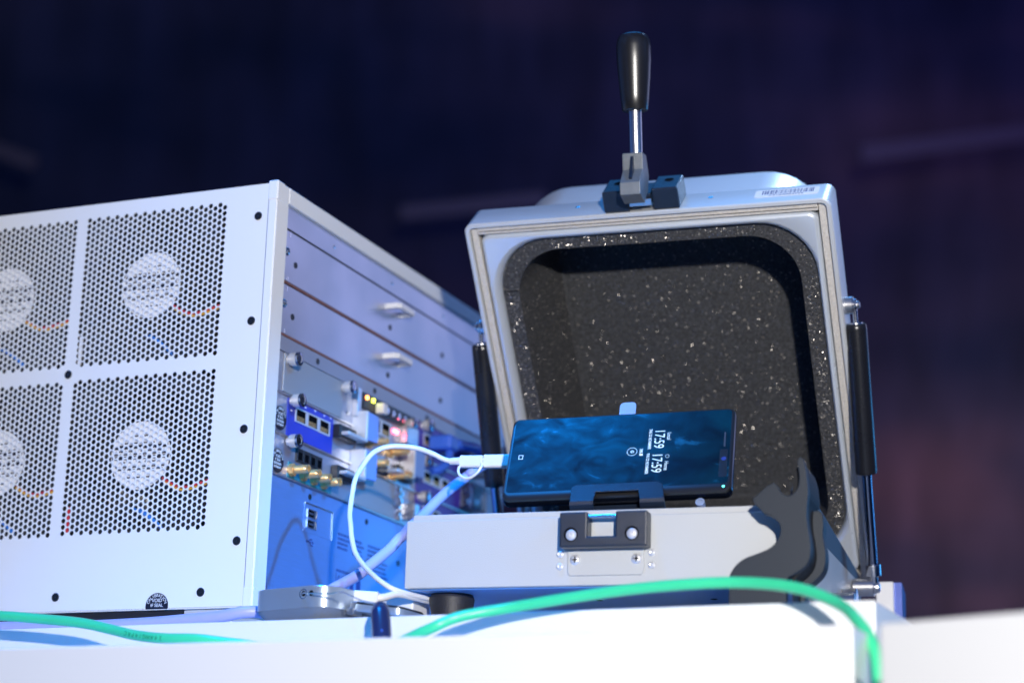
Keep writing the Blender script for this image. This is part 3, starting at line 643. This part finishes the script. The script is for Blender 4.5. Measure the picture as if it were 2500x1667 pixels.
for x in(101.9,159.9):
    for z in(19.4,11.9):
        mb=MB(); mb.lathe((x,-.1,z),(0,-1,0),[(0,2.3),(.8,2.1),(1.3,1.2),(1.1,.4)],16); obj('rivet',mb,SCREWM,base)
# ---- lid
X0,X1,W0,W1=-8.9,255.2,-306,0
def LL(P,d): return [tuple(LT((x,w_,d))) for x,w_ in P]
o_r=rr(X0,X1,W0,W1,6.5); i_r=rr(X0+3.4,X1-3.4,W0+3.4,W1-3.4,4.0)
o_b=rr(X0+.9,X1-.9,W0+.9,W1-.9,6)
mb=MB(); mb.loops([LL(i_r,30),LL(i_r,.5),LL(rr(X0+2.9,X1-2.9,W0+2.9,W1-2.9,4.2),0),LL(o_b,0),LL(o_r,.9),LL(o_r,29.5),LL(o_b,31.5)],True)
# back plate of the flange down to the tub
t0=rr(9,239,-296,-6,42)
mb.loops([LL(o_b,31.5),LL(t0,31.5)]); 
# deep pressed tub behind
ts=[LL(t0,31.5)]+[LL(rr(9+e,239-e,-296+e,-6-e,42-e),d) for e,d in((0,80),(1,86),(3.5,90.5),(8,92.5))]
mb.loops(ts,True,capb=True)
lid=obj('lid',mb,SILVER,BX); 
# woven gasket, four butted strips
g0,g1=X0+4.0,X1-4.0; 
for a in((g0+5,g1-5.6,-9.4,-4.0,2.6),(g0+5,g1-5.6,W0+4,W0+9,2.6),(g0,g0+4.6,W0+4,-5.2,3.4),(g1-5.2,g1-.2,W0+4,-4.2,3.4)):
    mb=MB(LT); mb.box(a[0],a[1],a[2],a[3],a[4],a[4]+8,.35); obj('gasket_strip',mb,MESH,lid)
mb=MB(LT)
mb.box(g0+6,g1-6,-7.3,-6.9,2.35,3); obj('gasket_seam',mb,DARK,lid)
# pressed inner frame with rolled edges
f_o=lambda e:rr(g0+5.6+e,g1-6.2-e,W0+10+e,-10.2-e,max(7-e,2)); f_i=lambda e:rr(8.6+e,239.6-e,W0+24+e,-13.6-e-4.6,40-e)
mb=MB(); mb.loops([LL(f_o(0),12),LL(f_o(0),6.5),LL(f_o(.5),4.6),LL(f_o(1.6),3.2),LL(f_o(3.0),2.7),LL(f_o(3.3),2.68),LL(rr(4.4,243.6,W0+19.4,-14.2,41.3),2.9),LL(rr(5,243,W0+20,-14.6,41),3.1),LL(rr(7.2,240.8,W0+22.2,-16.4,40.2),5.2),LL(rr(8.4,239.8,W0+23.6,-17.4,39.8),8.5),LL(rr(8.8,239.4,W0+24,-17.8,39.6),18)],True)
obj('inner_frame',mb,ROLLED,lid)
# foam
of=rr(9,239.2,W0+24,-18,39.5,12); inf=rr(20.5,227.5,W0+34,-27,36,12)
mb=MB(); mb.loops([LL(of,9.5),LL(inf,9.8)]); inb=rr(34.5,226,W0+36,-29,34,12); mb.loops([LL(inf,9.8),LL(inb,78)],True); mb.loops([LL(of,9.5),LL(of,20)],True)
fm=obj('foam_rim',mb,FOAMR,lid)
mb=MB(); mb.loops([LL(inb,77.5),LL(rr(37,224,W0+38,-31,32,12),79.5)],capb=True); obj('foam_back',mb,FOAM,lid)
# mica flecks that glint in the flash
rnd=random.Random(21)
FLECK=mat('mica_fleck',(.80,.75,.68),.36,metal=1)
def flecks(name,n,pick,par):
    mb=MB(); vd=[]
    for i in range(n):
        x,w_,d=pick(); nn=(-nb+un*.45+Vector((rnd.uniform(-.55,.55),0,0))+un*rnd.uniform(-.55,.55)).normalized(); a=nn.orthogonal().normalized(); b=nn.cross(a); s_=rnd.choice((.09,.11,.13,.16,.26)); p=LT((x,w_,d))
        mb.add([p-a*s_-b*s_,p+a*s_-b*s_,p+a*s_+b*s_,p-a*s_+b*s_],[(0,1,2,3)])
    o=obj(name,mb,FLECK,par); o['kind']='stuff'; return o
flecks('mica_flecks',2200,lambda:(rnd.uniform(39,220),rnd.uniform(-262,-36),79.2),lid)
def rimpick():
    while True:
        x=rnd.uniform(10,238); w_=rnd.uniform(-270,-19)
        if x<20 or x>229 or w_>-26.5:
            if (x>50 or w_<-58) and (x<198 or w_<-58): return (x,w_,9.3)
flecks('rim_flecks',1150,rimpick,lid)
def wallpick():
    d=rnd.uniform(12,76); return (20.9+14*(d-9.8)/68.2,rnd.uniform(-260,-70),d)
flecks('wall_flecks',380,wallpick,lid)
# seam in the foam where the strip ends meet
mb=MB(LT); mb.box(9.6,20.4,-57.6,-57.1,9.2,9.7); obj('foam_joint',mb,DARK,lid)
# screws in the lid flange
for x,d in((72.3,19.8),(169.2,19.4)):
    mb=MB(LT); mb.lathe((x,-.05,d),(0,1,0),[(0,2.0),(.25,1.8),(.35,.8)],14); obj('flush_rivet',mb,STEEL,lid)
# barcode label on the flange edge (reads from below)
mb=MB(LT); p=rr(201,245.6,11,24.8,1.4,4); p=[(a,b) for a,b in p]
mb.loops([[(a,.05,b) for a,b in p],[(a,.22,b) for a,b in p]],capa=True,capb=True); bl=obj('barcode_label',mb,LABEL,lid)
mb=MB(LT); x=206.0; rnd=random.Random(11)
while x<241.5:
    wd=rnd.choice((.28,.28,.5,.8)); mb.box(x,x+wd,.22,.34,15.6,23); x+=wd+rnd.choice((.35,.5,.9))
obj('barcode_bars',mb,PRINTB,bl)
ax_=Vector((1,0,0)); text_on('serial_number','C915A004729',2.9,LT((223,.22,13.3)),ax_,nb,PRINTB,bl,.04,off=.1,sx=1.45)
# toggle clamp on the lid
def Lbox(x0,x1,w0,w1,d0,d1,c=.7): return MB(LT).box(x0,x1,w0,w1,d0,d1,c)
tc_=obj('clamp_block',Lbox(96.3,115,.1,16,1,27.5,1.0),NYLON,lid)
tc2=obj('clamp_block',Lbox(131.8,150.6,.1,16,1,27.5,1.0),NYLON,lid)
for x,par in((105.5,tc_),(142,tc2)):
    mb=MB(LT); mb.lathe((x,16.02,17.5),(0,1,0),[(0,3.5),(.15,3.5)],28); obj('bore',mb,DARK,par)
    mb=MB(LT); mb.lathe((x,16.15,17.5),(0,1,0),[(0,3.9),(.05,3.9),(.05,3.3)],28,cap=False); obj('bore_rim',mb,NYLON,par)
lv=obj('clamp_lever',MB(LT).prism([(3.9,4),(12,3),(12,27),(4,27)],0,115.6,130.6),NYLON,lid,bevel=.6)
mb=MB(); mb.prism([(87.7,314.2),(90.1,302.4),(82,290.5),(83.7,282),(97,280),(106,292),(108,303),(99,316)],0,114.6,129.2); obj('lever_yoke',mb,YOKE,lv,bevel=.6)
mb=MB(); mb.prism([(88.0,311.5),(86.2,311),(84.6,300),(82.2,294),(84.5,293),(90.5,303)],0,121.2,123.0); obj('yoke_rib',mb,NYLON,lv)
mb=Lbox(115.0,131.2,4,9,.6,2.2,.3); obj('yoke_pad',mb,SATIN,lv)
rd=Vector((0.012,-.20,1)).normalized(); r0=LT((123.5,39.5,8.2))
mb=MB(); mb.lathe(r0-rd*2,rd,[(0,4.4),(31,4.4),(33,4.6),(36,4.6)],28); obj('lever_rod',mb,SATIN,lv)
mb=MB(); mb.lathe(r0+rd*30.5,rd,[(0,4.6),(0,8.4),(.9,9.1),(10,10),(24,11.2),(36,12.0),(45,12.1),(50,11.5),(53,10.0),(54.4,7.8),(55.1,4.5),(55.4,.2)],40); obj('lever_grip',mb,GLOSSB,lv)
# gas struts
def strut(xs,side):
    p=Vector((xs,176,221)); q=Vector((xs,255,34)); a=(q-p).normalized(); s=side
    mb=MB(); A=p+a*13; B=p+a*121
    mb.lathe(A,a,[(0,3.0),(.2,6.6),(1.5,7.4),(4,7.6),((B-A).length-3,7.6),((B-A).length-.8,7.2),((B-A).length,5.2),((B-A).length,2)],32); st=obj('gas_strut',mb,TUBEB,BX)
    mb=MB(); mb.lathe(B,a,[(0,3.6),(3,3.4),((q-B).length-16,3.4)],24); obj('piston_rod',mb,CHROME,st)
    mb=MB(); mb.cyl(p+a*2,A,1.7,14); mb.lathe(p+a*12.2,a,[(0,4.6),(1.2,4.8)],20); mb.lathe(p-Vector((1.6,0,0)),(1,0,0),[(0,4.2),(.4,4.6),(2.8,4.6),(3.2,4.2)],24); obj('rod_end',mb,STEEL,st)
    mb=MB(); mb.cyl(p-Vector((s*7.2,0,0)),p+Vector((s*-.6,0,0)),6.2,24,.5); mb.lathe(p+Vector((s*1.6,0,0)),(s,0,0),[(0,2.8),(1.6,2.8),(2.2,2.0),(2.2,1)],20); obj('pivot_boss',mb,SATIN,st)
    mb=MB(); mb.lathe(q-a*17,a,[(0,5.2),(1,5.4),(8,5.4),(9,3.0),(15,2.8)],24); mb.lathe(q-Vector((1.6,0,0)),(1,0,0),[(0,4.8),(3.2,4.8)],24); obj('rod_end',mb,STEEL,st)
    mb=MB(); mb.cyl(q-Vector((s*15,0,0)),q,6.4,28,.5); mb.lathe(q+Vector((s*1.6,0,0)),(s,0,0),[(0,4.2),(1.8,4),(2.6,2.6),(2.6,1)],20); obj('pivot_boss',mb,SATIN,st)
    return st
strut(261.6,1); strut(-15.4,-1)
mb=MB(); mb.cyl((246.2,150,8),(262,150,8),7,28,.6); obj('side_spacer',mb,SATIN,BX)
mb=MB(); mb.cyl((246.2,205,19),(256,205,19),7.2,28,.6); obj('side_spacer',mb,SATIN,BX)
mb=MB(); mb.box(258,271,288,294,14,43,.6); hb2=obj('hinge_bracket',mb,PWHITE,BX); mb=MB(); mb.prism([(294,14),(316,14),(316,38),(294,43)],0,270.4,276.4); obj('bracket_side',mb,mat('bracket_side_blue',(.08,.12,.4),.35,metal=.5),hb2)  # bracket front in white, its side in dark blue
mb=MB(); mb.cyl((10,300,H+6),(240,300,H+6),5,20); obj('hinge_rod',mb,STEEL,BX)
# ================================================================== PHONE
a_=Vector((math.cos(.022)*math.cos(.047),math.cos(.022)*math.sin(.047),math.sin(.022)))
b_=Vector((0,math.sin(.470),math.cos(.470))); b_=(b_-a_*b_.dot(a_)).normalized(); n_=a_.cross(b_)   # n_ points to the viewer (-y)
if n_.y>0: n_=-n_
P0=Vector((59.2,8.3,55.3))
PH=empty('smartphone','black smartphone lying sideways in a black clip, always-on clock lit','phone',O,PSI)
PT=lambda p: P0+a_*p[0]+b_*p[1]+n_*p[2]
def phone_loops(Ls,cap=(False,False)):
    mb=MB(); mb.loops([[tuple(PT((x,y,z))) for x,y in P] for P,z in Ls],True,*cap); return mb
Lp,Wp=147,69
mb=phone_loops([(rr(1.2,Lp-1.2,1.4,Wp-1.4,4.5,6),-8.2),(rr(.2,Lp-.2,.4,Wp-.4,5,6),-7),(rr(0,Lp,0,Wp,5.2,6),-4.4),(rr(0,Lp,0,Wp,5.2,6),-3.2),(rr(.4,Lp-.4,.6,Wp-.6,5,6),-1.7)],(True,False)); obj('metal_frame',mb,mat('dark_blue_phone_frame',(.02,.03,.06),.18,metal=.8),PH)
mb=phone_loops([(rr(.4,Lp-.4,.6,Wp-.6,5,6),-1.7),(rr(.7,Lp-.7,1.4,Wp-1.4,4.6,6),-.6),(rr(1.2,Lp-1.2,3.2,Wp-3.2,4,6),-.08),(rr(2,Lp-2,5.2,Wp-5.2,3,6),0)],(False,True)); gl=obj('glass',mb,GLOSSB,PH)
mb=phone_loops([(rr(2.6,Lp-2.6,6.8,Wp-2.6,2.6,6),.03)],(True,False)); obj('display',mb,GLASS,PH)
# frame of the display: a=right along phone, text is rotated a quarter turn: text x = -b, text up = +a
tx=-b_; tu=a_
def scr(s,size,x,y,bold=0,sx=1): return text_on('screen_text',s,size,PT((x,y,.02)),tx,tu,SCRT,PH,.02,off=.05,bold=bold,sx=sx)
T=[scr('17:59',9.4,98.6,45.2,sx=.76),scr('17:59',9.4,98.3,25.6,sx=.76),scr('Local',3.6,105.0,47.0,.02,.8),scr('Home',3.6,104.6,23.0,.02,.8),
   scr('THU 22 NOVEMBER',2.7,92.8,45.2,.05,.7),scr('THU 22 NOVEMBER',2.7,92.4,25.4,.05,.7),scr('78%',2.8,87.7,36,.05,.8),scr('G',3.0,82,35.6,.08)]
join_meshes('clock_display',T,PH)
mb=MB()
def ring(cx,cy,r,w,n=28):
    vs=[];fs=[]
    for i in range(n):
        a=2*math.pi*i/n; vs+= [PT((cx+(r-w)*math.cos(a),cy+(r-w)*math.sin(a),.07)),PT((cx+r*math.cos(a),cy+r*math.sin(a),.07))]
    for i in range(n): j=(i+1)%n; fs.append((2*i,2*j,2*j+1,2*i+1))
    mb.add(vs,fs)
ring(82,35.6,3.3,.28); ring(105,30.6,1.3,.22)
mb.add([PT((86.9+dx,32+dy,.07)) for dx,dy in((0,0),(2.2,0),(2.2,1.6),(0,1.6))],[(0,1,2,3)])
for x0,x1,y0,y1 in((7.6,10.6,33.8,34.2),(7.6,10.6,36.8,37.2),(7.6,8.0,34.2,36.8),(10.2,10.6,34.2,36.8)): mb.add([PT((x,y,.07)) for x,y in((x0,y0),(x1,y0),(x1,y1),(x0,y1))],[(0,1,2,3)])
obj('screen_icons',mb,SCRT,PH)
mb=MB(); mb.add([PT((x,y,.06)) for x,y in rr(Lp-8.8,Lp-3.6,12,34,1,3)],[tuple(range(16))]); obj('sensor_strip',mb,BLACK,PH)
mb=MB(); mb.add([PT((x,y,.06)) for x,y in rr(Lp-6.6,Lp-5.6,36,48,.5,3)],[tuple(range(16))]); obj('earpiece',mb,mat('earpiece_grey',(.05,.06,.09),.3),PH)
mb=MB(); mb.lathe(PT((Lp-6,26.5,.05)),n_,[(0,1.5),(.1,1.5)],20); obj('front_camera',mb,mat('camera_lens',(.03,.06,.35),.08,spec=1),PH)
mb=MB(); mb.lathe(PT((Lp-5.2,4.6,-.1)),n_,[(0,.7),(.2,.7)],12); obj('indicator_lamp',mb,LEDC,PH)
mb=MB(); p=rr(68.6,79.4,Wp-9,Wp+15.6,3,5); mb.add([PT((x,y+0,-8.6-(y-Wp)*.02)) for x,y in p],[tuple(range(len(p)))]); mb.add([PT((x,y,-8.9-(y-Wp)*.02)) for x,y in p],[tuple(range(len(p)))]); 
mb=MB(); mb.loops([[tuple(PT((x,y,-8.5))) for x,y in p],[tuple(PT((x,y,-8.8))) for x,y in p]],capa=True,capb=True); tb_=obj('pull_tab',mb,FILM,PH); tb_['label']='clear film pull tab sticking up behind the phone'
mb=MB(); mb.add([tuple(PT((x,y,-8.4))) for x,y in((69,Wp+.8),(79,Wp+.8),(79,Wp+1.6),(69,Wp+1.6))],[(0,1,2,3)]); mb.add([tuple(PT((x,y,-8.4))) for x,y in((69,Wp+2.4),(79,Wp+2.6),(79,Wp+2.9),(69,Wp+2.7))],[(0,1,2,3)]); obj('tab_crease',mb,LABEL,tb_)
# holder clip
HD=empty('phone_holder','black metal spring clip gripping the lower edge of the phone','phone holder',O,PSI)
z0=1.6
mb=MB()
U_=[(46,-5),(46,6.4),(48.5,8.6),(101,8.6),(104,6.4),(106,-5),(90.5,-5),(89,2.2),(62,2.2),(61,-5)]
mb.loops([[tuple(PT((x,y,z))) for x,y in U_] for z in(z0,z0+1.3)],capa=True,capb=True); hc=obj('front_jaw',mb,NYLON,HD,bevel=.35)
for x0,x1 in((46,61),(90.5,106)):
    mb=MB(); mb.loops([[tuple(PT((x,y,z))) for y,z in((-5,z0+1.3),(-7,z0+.6),(-8.6,-1),(-8.6,-14),(-7.3,-14),(-7.3,-1.4),(-6,-.4),(-5,z0))] for x in(x0,x1)],capa=True,capb=True); obj('jaw_foot',mb,NYLON,HD)
mb=MB(); mb.loops([[tuple(PT((x,y,z))) for x,y in((50,-9),(100,-9),(100,66),(50,66))] for z in(-16,-11)],capa=True,capb=True); obj('back_plate',mb,NYLON,HD)
mb=MB(); mb.box(110,160,22,34,16.2,46); obj('stand_post',mb,NYLON,HD)
mb=MB(); mb.lathe(PT((131,-5.5,-9)),n_,[(0,3.2),(8,3.2)],16); 
mb2=MB(); mb2.lathe(PT((127.5,-5.2,-6)),n_,[(0,2.9),(4,2.9),(4,2),(3,2)],20); obj('clear_knob',mb2,FILM,HD)
# ================================================================== CAT FIGURE
catp=[(255.1,64.8),(256.8,63.1),(258.0,57.6),(258.8,50.5),(259.4,43.4),(258.5,36.4),(258.0,29.5),(258.7,23.2),(259.8,17.0),(260.5,10.9),(260.0,5.5),(258.3,0.9),(254.4,-2.4),(249.8,-5.0),(246.0,-7.3),(245.6,-11.8),(245.6,-31),(212,-31),(212.0,-5.9),(213.9,-1.7),(217.4,2.5),(222.1,5.5),(227.6,7.3),(233.8,9.5),(238.4,12.1),(241.5,16.3),(243.1,20.5),(242.4,25.2),(239.3,28.4),(235.8,30.8),(233.1,31.3),(230.0,34.9),(227.7,36.9),(226.1,40.5),(229.3,42.8),(233.2,46.6),(236.3,48.7),(239.4,49.7),(241.4,47.5),(242.9,43.9),(245.6,41.9),(248.7,41.6),(251.8,43.7),(253.5,46.7),(254.2,51.4),(253.9,56.1),(253.1,60.9),(253.5,63.6)]
catp=[(x,z+5.8) for x,z in catp]
def smooth2(P):
    Q=[]
    for i in range(len(P)):
        a=P[i];b=P[(i+1)%len(P)]; Q+=[(a[0]*.75+b[0]*.25,a[1]*.75+b[1]*.25),(a[0]*.25+b[0]*.75,a[1]*.25+b[1]*.75)]
    return Q
CT=empty('cat_figure','matt black cat-shaped figure with raised tail, leaning on the box front','figurine',O,PSI)
mb=MB(); mb.prism(smooth2(catp),1,-23,-16); obj('front_silhouette',mb,CATM,CT,bevel=.9)
back=[p for p in catp if p[0]>247.8]; 
bk=[(258.5,58),(259.4,49.4),(258.5,42.4),(258.0,35.5),(258.7,29),(259.8,23),(260.5,17),(260,11),(258.3,6.7),(254.4,3.4),(251,1),(249.4,-3),(249.4,-25.8),(258,-25.8),(248.5,-25.8),(248.2,60)]
mb=MB(); mb.prism(smooth2([(255.4,69),(257.6,63),(258.6,56.3),(259.0,49.2),(257.6,42.4),(257.2,35.5),(257.9,29),(259,23),(259.6,17),(259,11),(257.3,6.7),(254.4,3.4),(251,1),(249.4,-3),(248.6,-25.6),(248.4,-25.6),(248.4,62),(252,66)]),1,-15.8,24); obj('rear_body',mb,mat('cat_shaded_black',(.008,.009,.012),.6,spec=.25),CT)  # shade on the receding rear put into a darker black
mb=MB(); mb.prism(smooth2([(258.6,44),(263,43),(263.6,36),(263,29),(264,23),(264.8,17),(264.4,11),(262.6,6),(259,2),(254,-1.5),(252,-6),(252,-25.6),(249,-25.6),(249,40)]),1,6,20); obj('rear_silhouette',mb,CATM,CT,bevel=.7)
# ================================================================== CABLES AND SMALL THINGS
def cable(name,pts,r,m,label,cat='cable',n=14,sub=8):
    mb=MB(); mb.tube(pts,r,n,sub); o=obj(name,mb,m); tag(o,label,cat); o_path[name]=mb.path; return o
o_path={}
GP=[(-240, -108, -14.5), (-170, -109, -14.2), (-118.1, -110, -17), (-86.6, -110, -19.8), (-54.2, -112, -23.4), (-30.7, -115, -28.1), (-9.3, -120, -32.7), (14.5, -125, -35.7), (37.2, -125, -36.6), (59.7, -120, -39), (98.5, -112, -42.6), (151.9, -112, -42.6), (186.5, -122, -34.4), (203.4, -115, -26.3), (231.4, -104.0, -20.1), (268.8, -104.0, -15.4), (305.3, -104.0, -11.7), (340.9, -104.0, -9.9), (364.2, -104.0, -10.0), (388.8, -110.0, -13.0), (408.7, -118.0, -18.5), (427.0, -130.0, -27.4), (439.6, -148, -37.4), (448, -158, -47.1), (453, -165, -56.1), (455.6, -170, -68.7), (456.1, -172, -90), (456, -174, -180)]
g=cable('network_cable',GP,3.2,GREEN,'bright green network cable arching across the front of the counter')
# printed characters along the green cable, upside down
txt='24AWG/4PRC'; path=o_path['network_cable']; T=[]
import bisect
L=[0]
for i in range(1,len(path)): L.append(L[-1]+(path[i]-path[i-1]).length)
def at(s):
    i=min(max(bisect.bisect(L,s)-1,0),len(path)-2); t=(s-L[i])/(L[i+1]-L[i]); return path[i].lerp(path[i+1],t),(path[i+1]-path[i]).normalized()
s0=next(l for l,p in zip(L,path) if p.x>12)
for k,chh in enumerate(txt):
    p,t=at(s0-k*3.3); tocam=(CP-p).normalized(); tocam=(tocam-t*tocam.dot(t)).normalized(); up=t.cross(tocam); 
    T.append(text_on('print',chh,3.7,p+tocam*3.21,-t,tocam.cross(-t),GRINK,g,.03,off=.05))
join_meshes('cable_print',T,g)
cable('network_cable',[(60,260,150),(93,150,118.5),(89,140,110.8),(85.1,125,100.5),(81.5,110,89),(78,95,76),(80,68,61),(84.5,52,54),(85,42,49),(82.7,35,41.8),(77.9,18,28.8),(74.5,5,19.4),(72,-8,12.8),(70,-20,7),(60,-26,-2),(40,-30,-14)],3.7,LAV,'lavender network cable slanting down behind the grey hub to the modules')
cable('power_cable',[(-260,-46,-15.2),(-166.9,-46,-15.4),(-127.5,-46,-15.9),(-89,-46,-16),(-51.4,-46,-15.2),(-23.9,-46,-13.9),(3.3,-46,-12.2),(20,-44,-9.5),(32,-36,-9),(44,-24,-12)],3.9,LAV,'pale lavender cable lying in front of the white case, left of the hub')
WC=empty('charging_cable','white charging cable looping from the phone down behind the grey hub','cable')
wp=[(119,61.5,104.2),(114.5,60,104.5),(108.3,58,106.3),(102.5,55,109.3),(93.2,52,112.8),(84.3,48,114.1),(75.6,44,113.8),(69.1,40,111.4),(64.7,35,106.3),(61.2,30,97.1),(60.8,22,87.1),(62.5,15,72.8),(66,7,61),(70.8,0,51.8),(74.7,-5,42.5),(81.6,-12,31.5),(92.2,-20,21.7),(105.6,-28,12.1),(115,-30,6.2),(120,-26,3.8),(125,-14,2.6),(131,10,2.4)]
mb=MB(); mb.tube(wp,1.75,12); obj('cord',mb,PWHITE,WC)
mb=MB(); mb.lathe((112.5,60,104.7),(1,.12,0),[(0,1.9),(.5,2.4),(7.6,2.7)],20); obj('strain_relief',mb,PWHITE,WC)
def rbar(name,p,q,hw,hh,m,par,r=1.2):
    p=Vector(p);q=Vector(q);d=(q-p).normalized();sd=d.cross(Vector((0,0,1))).normalized();up=sd.cross(d)
    P=rr(-hw,hw,-hh,hh,r,4); e=.6; Ls=[]
    L_=(q-p).length
    for t,k in((0,.86),(e,1),(L_-e,1),(L_,.9)): Ls.append([tuple(p+d*t+sd*a*k+up*b*k) for a,b in P])
    mb=MB(); mb.loops(Ls,False,True,True); return obj(name,mb,m,par)
rbar('connector_body',(119.8,62,104.3),(136.3,63.5,103.8),3.0,4.3,PWHITE,WC,1.6); rbar('adapter_body',(136.8,63.5,103.8),(160,66,103.4),3.2,4.6,PWHITE,WC,1.6)
rs=Vector((0,0,0)); mb=MB(); mb.tube([(120.6,58.6,100.5),(120.2,58,97),(122,57.8,93.8),(126,57.8,91.8),(130.2,57.8,92.3),(134.4,57.8,95.2),(136.8,58.5,99.2),(137.2,59,102)],.95,10); mb.lathe((135.9,63.5,103.8),(1,.1,0),[(0,3.3),(1.2,3.3)],6); obj('tether_loop',mb,PWHITE,WC)
# grey aluminium hub
HB=empty('docking_hub','silver-grey aluminium docking hub lying in front of the white case','hub',(0,0,0))
import itertools
ha=Vector((1,-.30,0)).normalized()  # along front side
P_h=[]
# plan outline built from four corners with generous radii
A0=Vector((33,-56,0)); A1=Vector((94,-73,0)); A2=Vector((104,-18,0)); A3=Vector((43,0,0))
def round_poly(pts,r,n=8):
    out=[]
    for i,p in enumerate(pts):
        a=pts[i-1];b=pts[(i+1)%len(pts)]; d1=(a-p).normalized(); d2=(b-p).normalized(); ri=r[i] if isinstance(r,(list,tuple)) else r
        s=p+d1*ri; e=p+d2*ri
        for k in range(n+1):
            t=k/n; out.append((1-t)**2*s+2*t*(1-t)*p+t*t*e)
    return out
pl=round_poly([A0,A1,A2,A3],[11,15,10,10]); cen=(A0+A1+A2+A3)/4
def hl(z,k): return [tuple(cen+(p-cen)*k+Vector((0,0,z))) for p in pl]
mb=MB(); mb.loops([hl(-11.2,1),hl(1.6,1)],True); mb.loops([hl(1.6,1),hl(2.1,.99)],True,capb=False); obj('body',mb,HUBAL,HB)
mb=MB(); mb.loops([hl(2.1,.99),hl(2.3,.97)],True,capb=True); obj('top_plate',mb,mat('dark_hub_top',(.05,.07,.10),.3,metal=.5),HB)
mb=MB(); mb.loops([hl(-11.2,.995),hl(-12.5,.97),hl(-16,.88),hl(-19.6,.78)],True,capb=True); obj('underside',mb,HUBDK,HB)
fd=(A1-A0).normalized(); fn=Vector((fd.y,-fd.x,0)).normalized(); 
if fn.y>0: fn=-fn
for s_,m_ in((50,DARK),(56.5,BRASS)):
    p=A0+fd*(s_-5)+Vector((0,0,-2.6)); 
    mb=MB(); mb.lathe(p+fn*.02,fn,[(0,1.7),(.15,1.7)],16); obj('audio_jack_hole',mb,DARK,HB)
p=A0+fd*45+Vector((0,0,-2.8)); mb=MB(); mb.lathe(p+fn*.05,fn,[(0,3.2),(.3,3.2),(.3,2.7),(.1,2.6)],28,cap=False); obj('lock_ring',mb,STEEL,HB)
mb=MB(); mb.tube([p+fn*1,p+fn*3+fd*4,p+fn*3.2+fd*9+Vector((0,0,-.6)),(98,-76,-4.5),(108,-80,-4.3),(116,-86,-6.5),(130,-95,-12),(146,-103,-16)],.45,8); 
wo=obj('thin_wire',mb,STEEL); tag(wo,'thin steel wire running from the hub to the black ferrule','wire')
HP=empty('white_plug','white plug and lead pushed into the right end of the hub','plug',(0,0,0))
rbar('plug_body',(98,-42,-1.2),(113,-38,-2.2),3.4,3.6,PWHITE,HP,1.2); mb=MB(); mb.tube([(112,-38,-2.4),(116,-35,-1.2),(120,-26,1.6),(124,-12,1.5),(129,14,1.0)],lambda t:2.6-.8*t,12); obj('lead',mb,PWHITE,HP)
mb=MB(); mb.box(100,112,-52,-41,-11,-6,.6); mb.box(99,104,-54,-42,-14,-10,.3); o=obj('metal_plug',mb,SATIN); tag(o,'small silver metal plug lying at the right end of the hub','plug')
# dark ferrule hanging over the platform edge
FR=empty('cable_ferrule','blue-black cable ferrule leaning over the white platform edge','ferrule')
mb=MB(); mb.tube([(146.5,-101,-17.5),(149,-106,-22),(153.5,-112,-34),(156,-116,-44)],lambda t:4.2+1.5*min(1,t*3),20); obj('sleeve',mb,mat('blue_black_sleeve',(.015,.025,.09),.25,bump=.1,bscale=300),FR)
mb=MB(); mb.tube([(149.5,-105.5,-17.2),(152,-110.5,-22.5),(156,-117,-34)],.9,8); obj('moulding_ridge',mb,BLUEC,FR)
mb=MB(); mb.lathe((144.6,-98,-14.6),(.35,-.55,-.9),[(0,1.4),(1,2.8),(4,4.0)],20); obj('crimp',mb,SCREWB,FR)
# dark handheld with silver rim behind the plug
DK=empty('black_device','small black rounded device with silver rim, lying between hub and rubber foot','device')
q=Vector((118,-24,-13)); Pp=round_poly([Vector((100,-52,0)),Vector((137,-55,0)),Vector((139,-22,0)),Vector((106,-19,0))],7,6); cc=sum(Pp,Vector())/len(Pp)
def dl(z,k,tilt=.12): return [tuple(cc+(p_-cc)*k+Vector((0,0,z-2.5-(p_.x-cc.x)*tilt))) for p_ in Pp]
mb=MB(); mb.loops([dl(-5.5,.96),dl(-6.2,1),dl(-7,1)],True,capa=True); obj('shell',mb,BLACK,DK)
mb=MB(); mb.loops([dl(-7,1),dl(-10.6,1),dl(-11.4,.97)],True,capb=True); obj('rim',mb,HUBAL,DK)
for q_ in DK.children: pass
# white wall adapter behind
mb=MB(); mb.prism([(98,-19.8),(121.4,-19.8),(121.4,1.8),(115,5.4),(98,5.4)],1,-6,20); o=obj('white_adapter',mb,PWHITE,bevel=1); tag(o,'white adapter block standing behind the hub, beside the box foot','adapter')
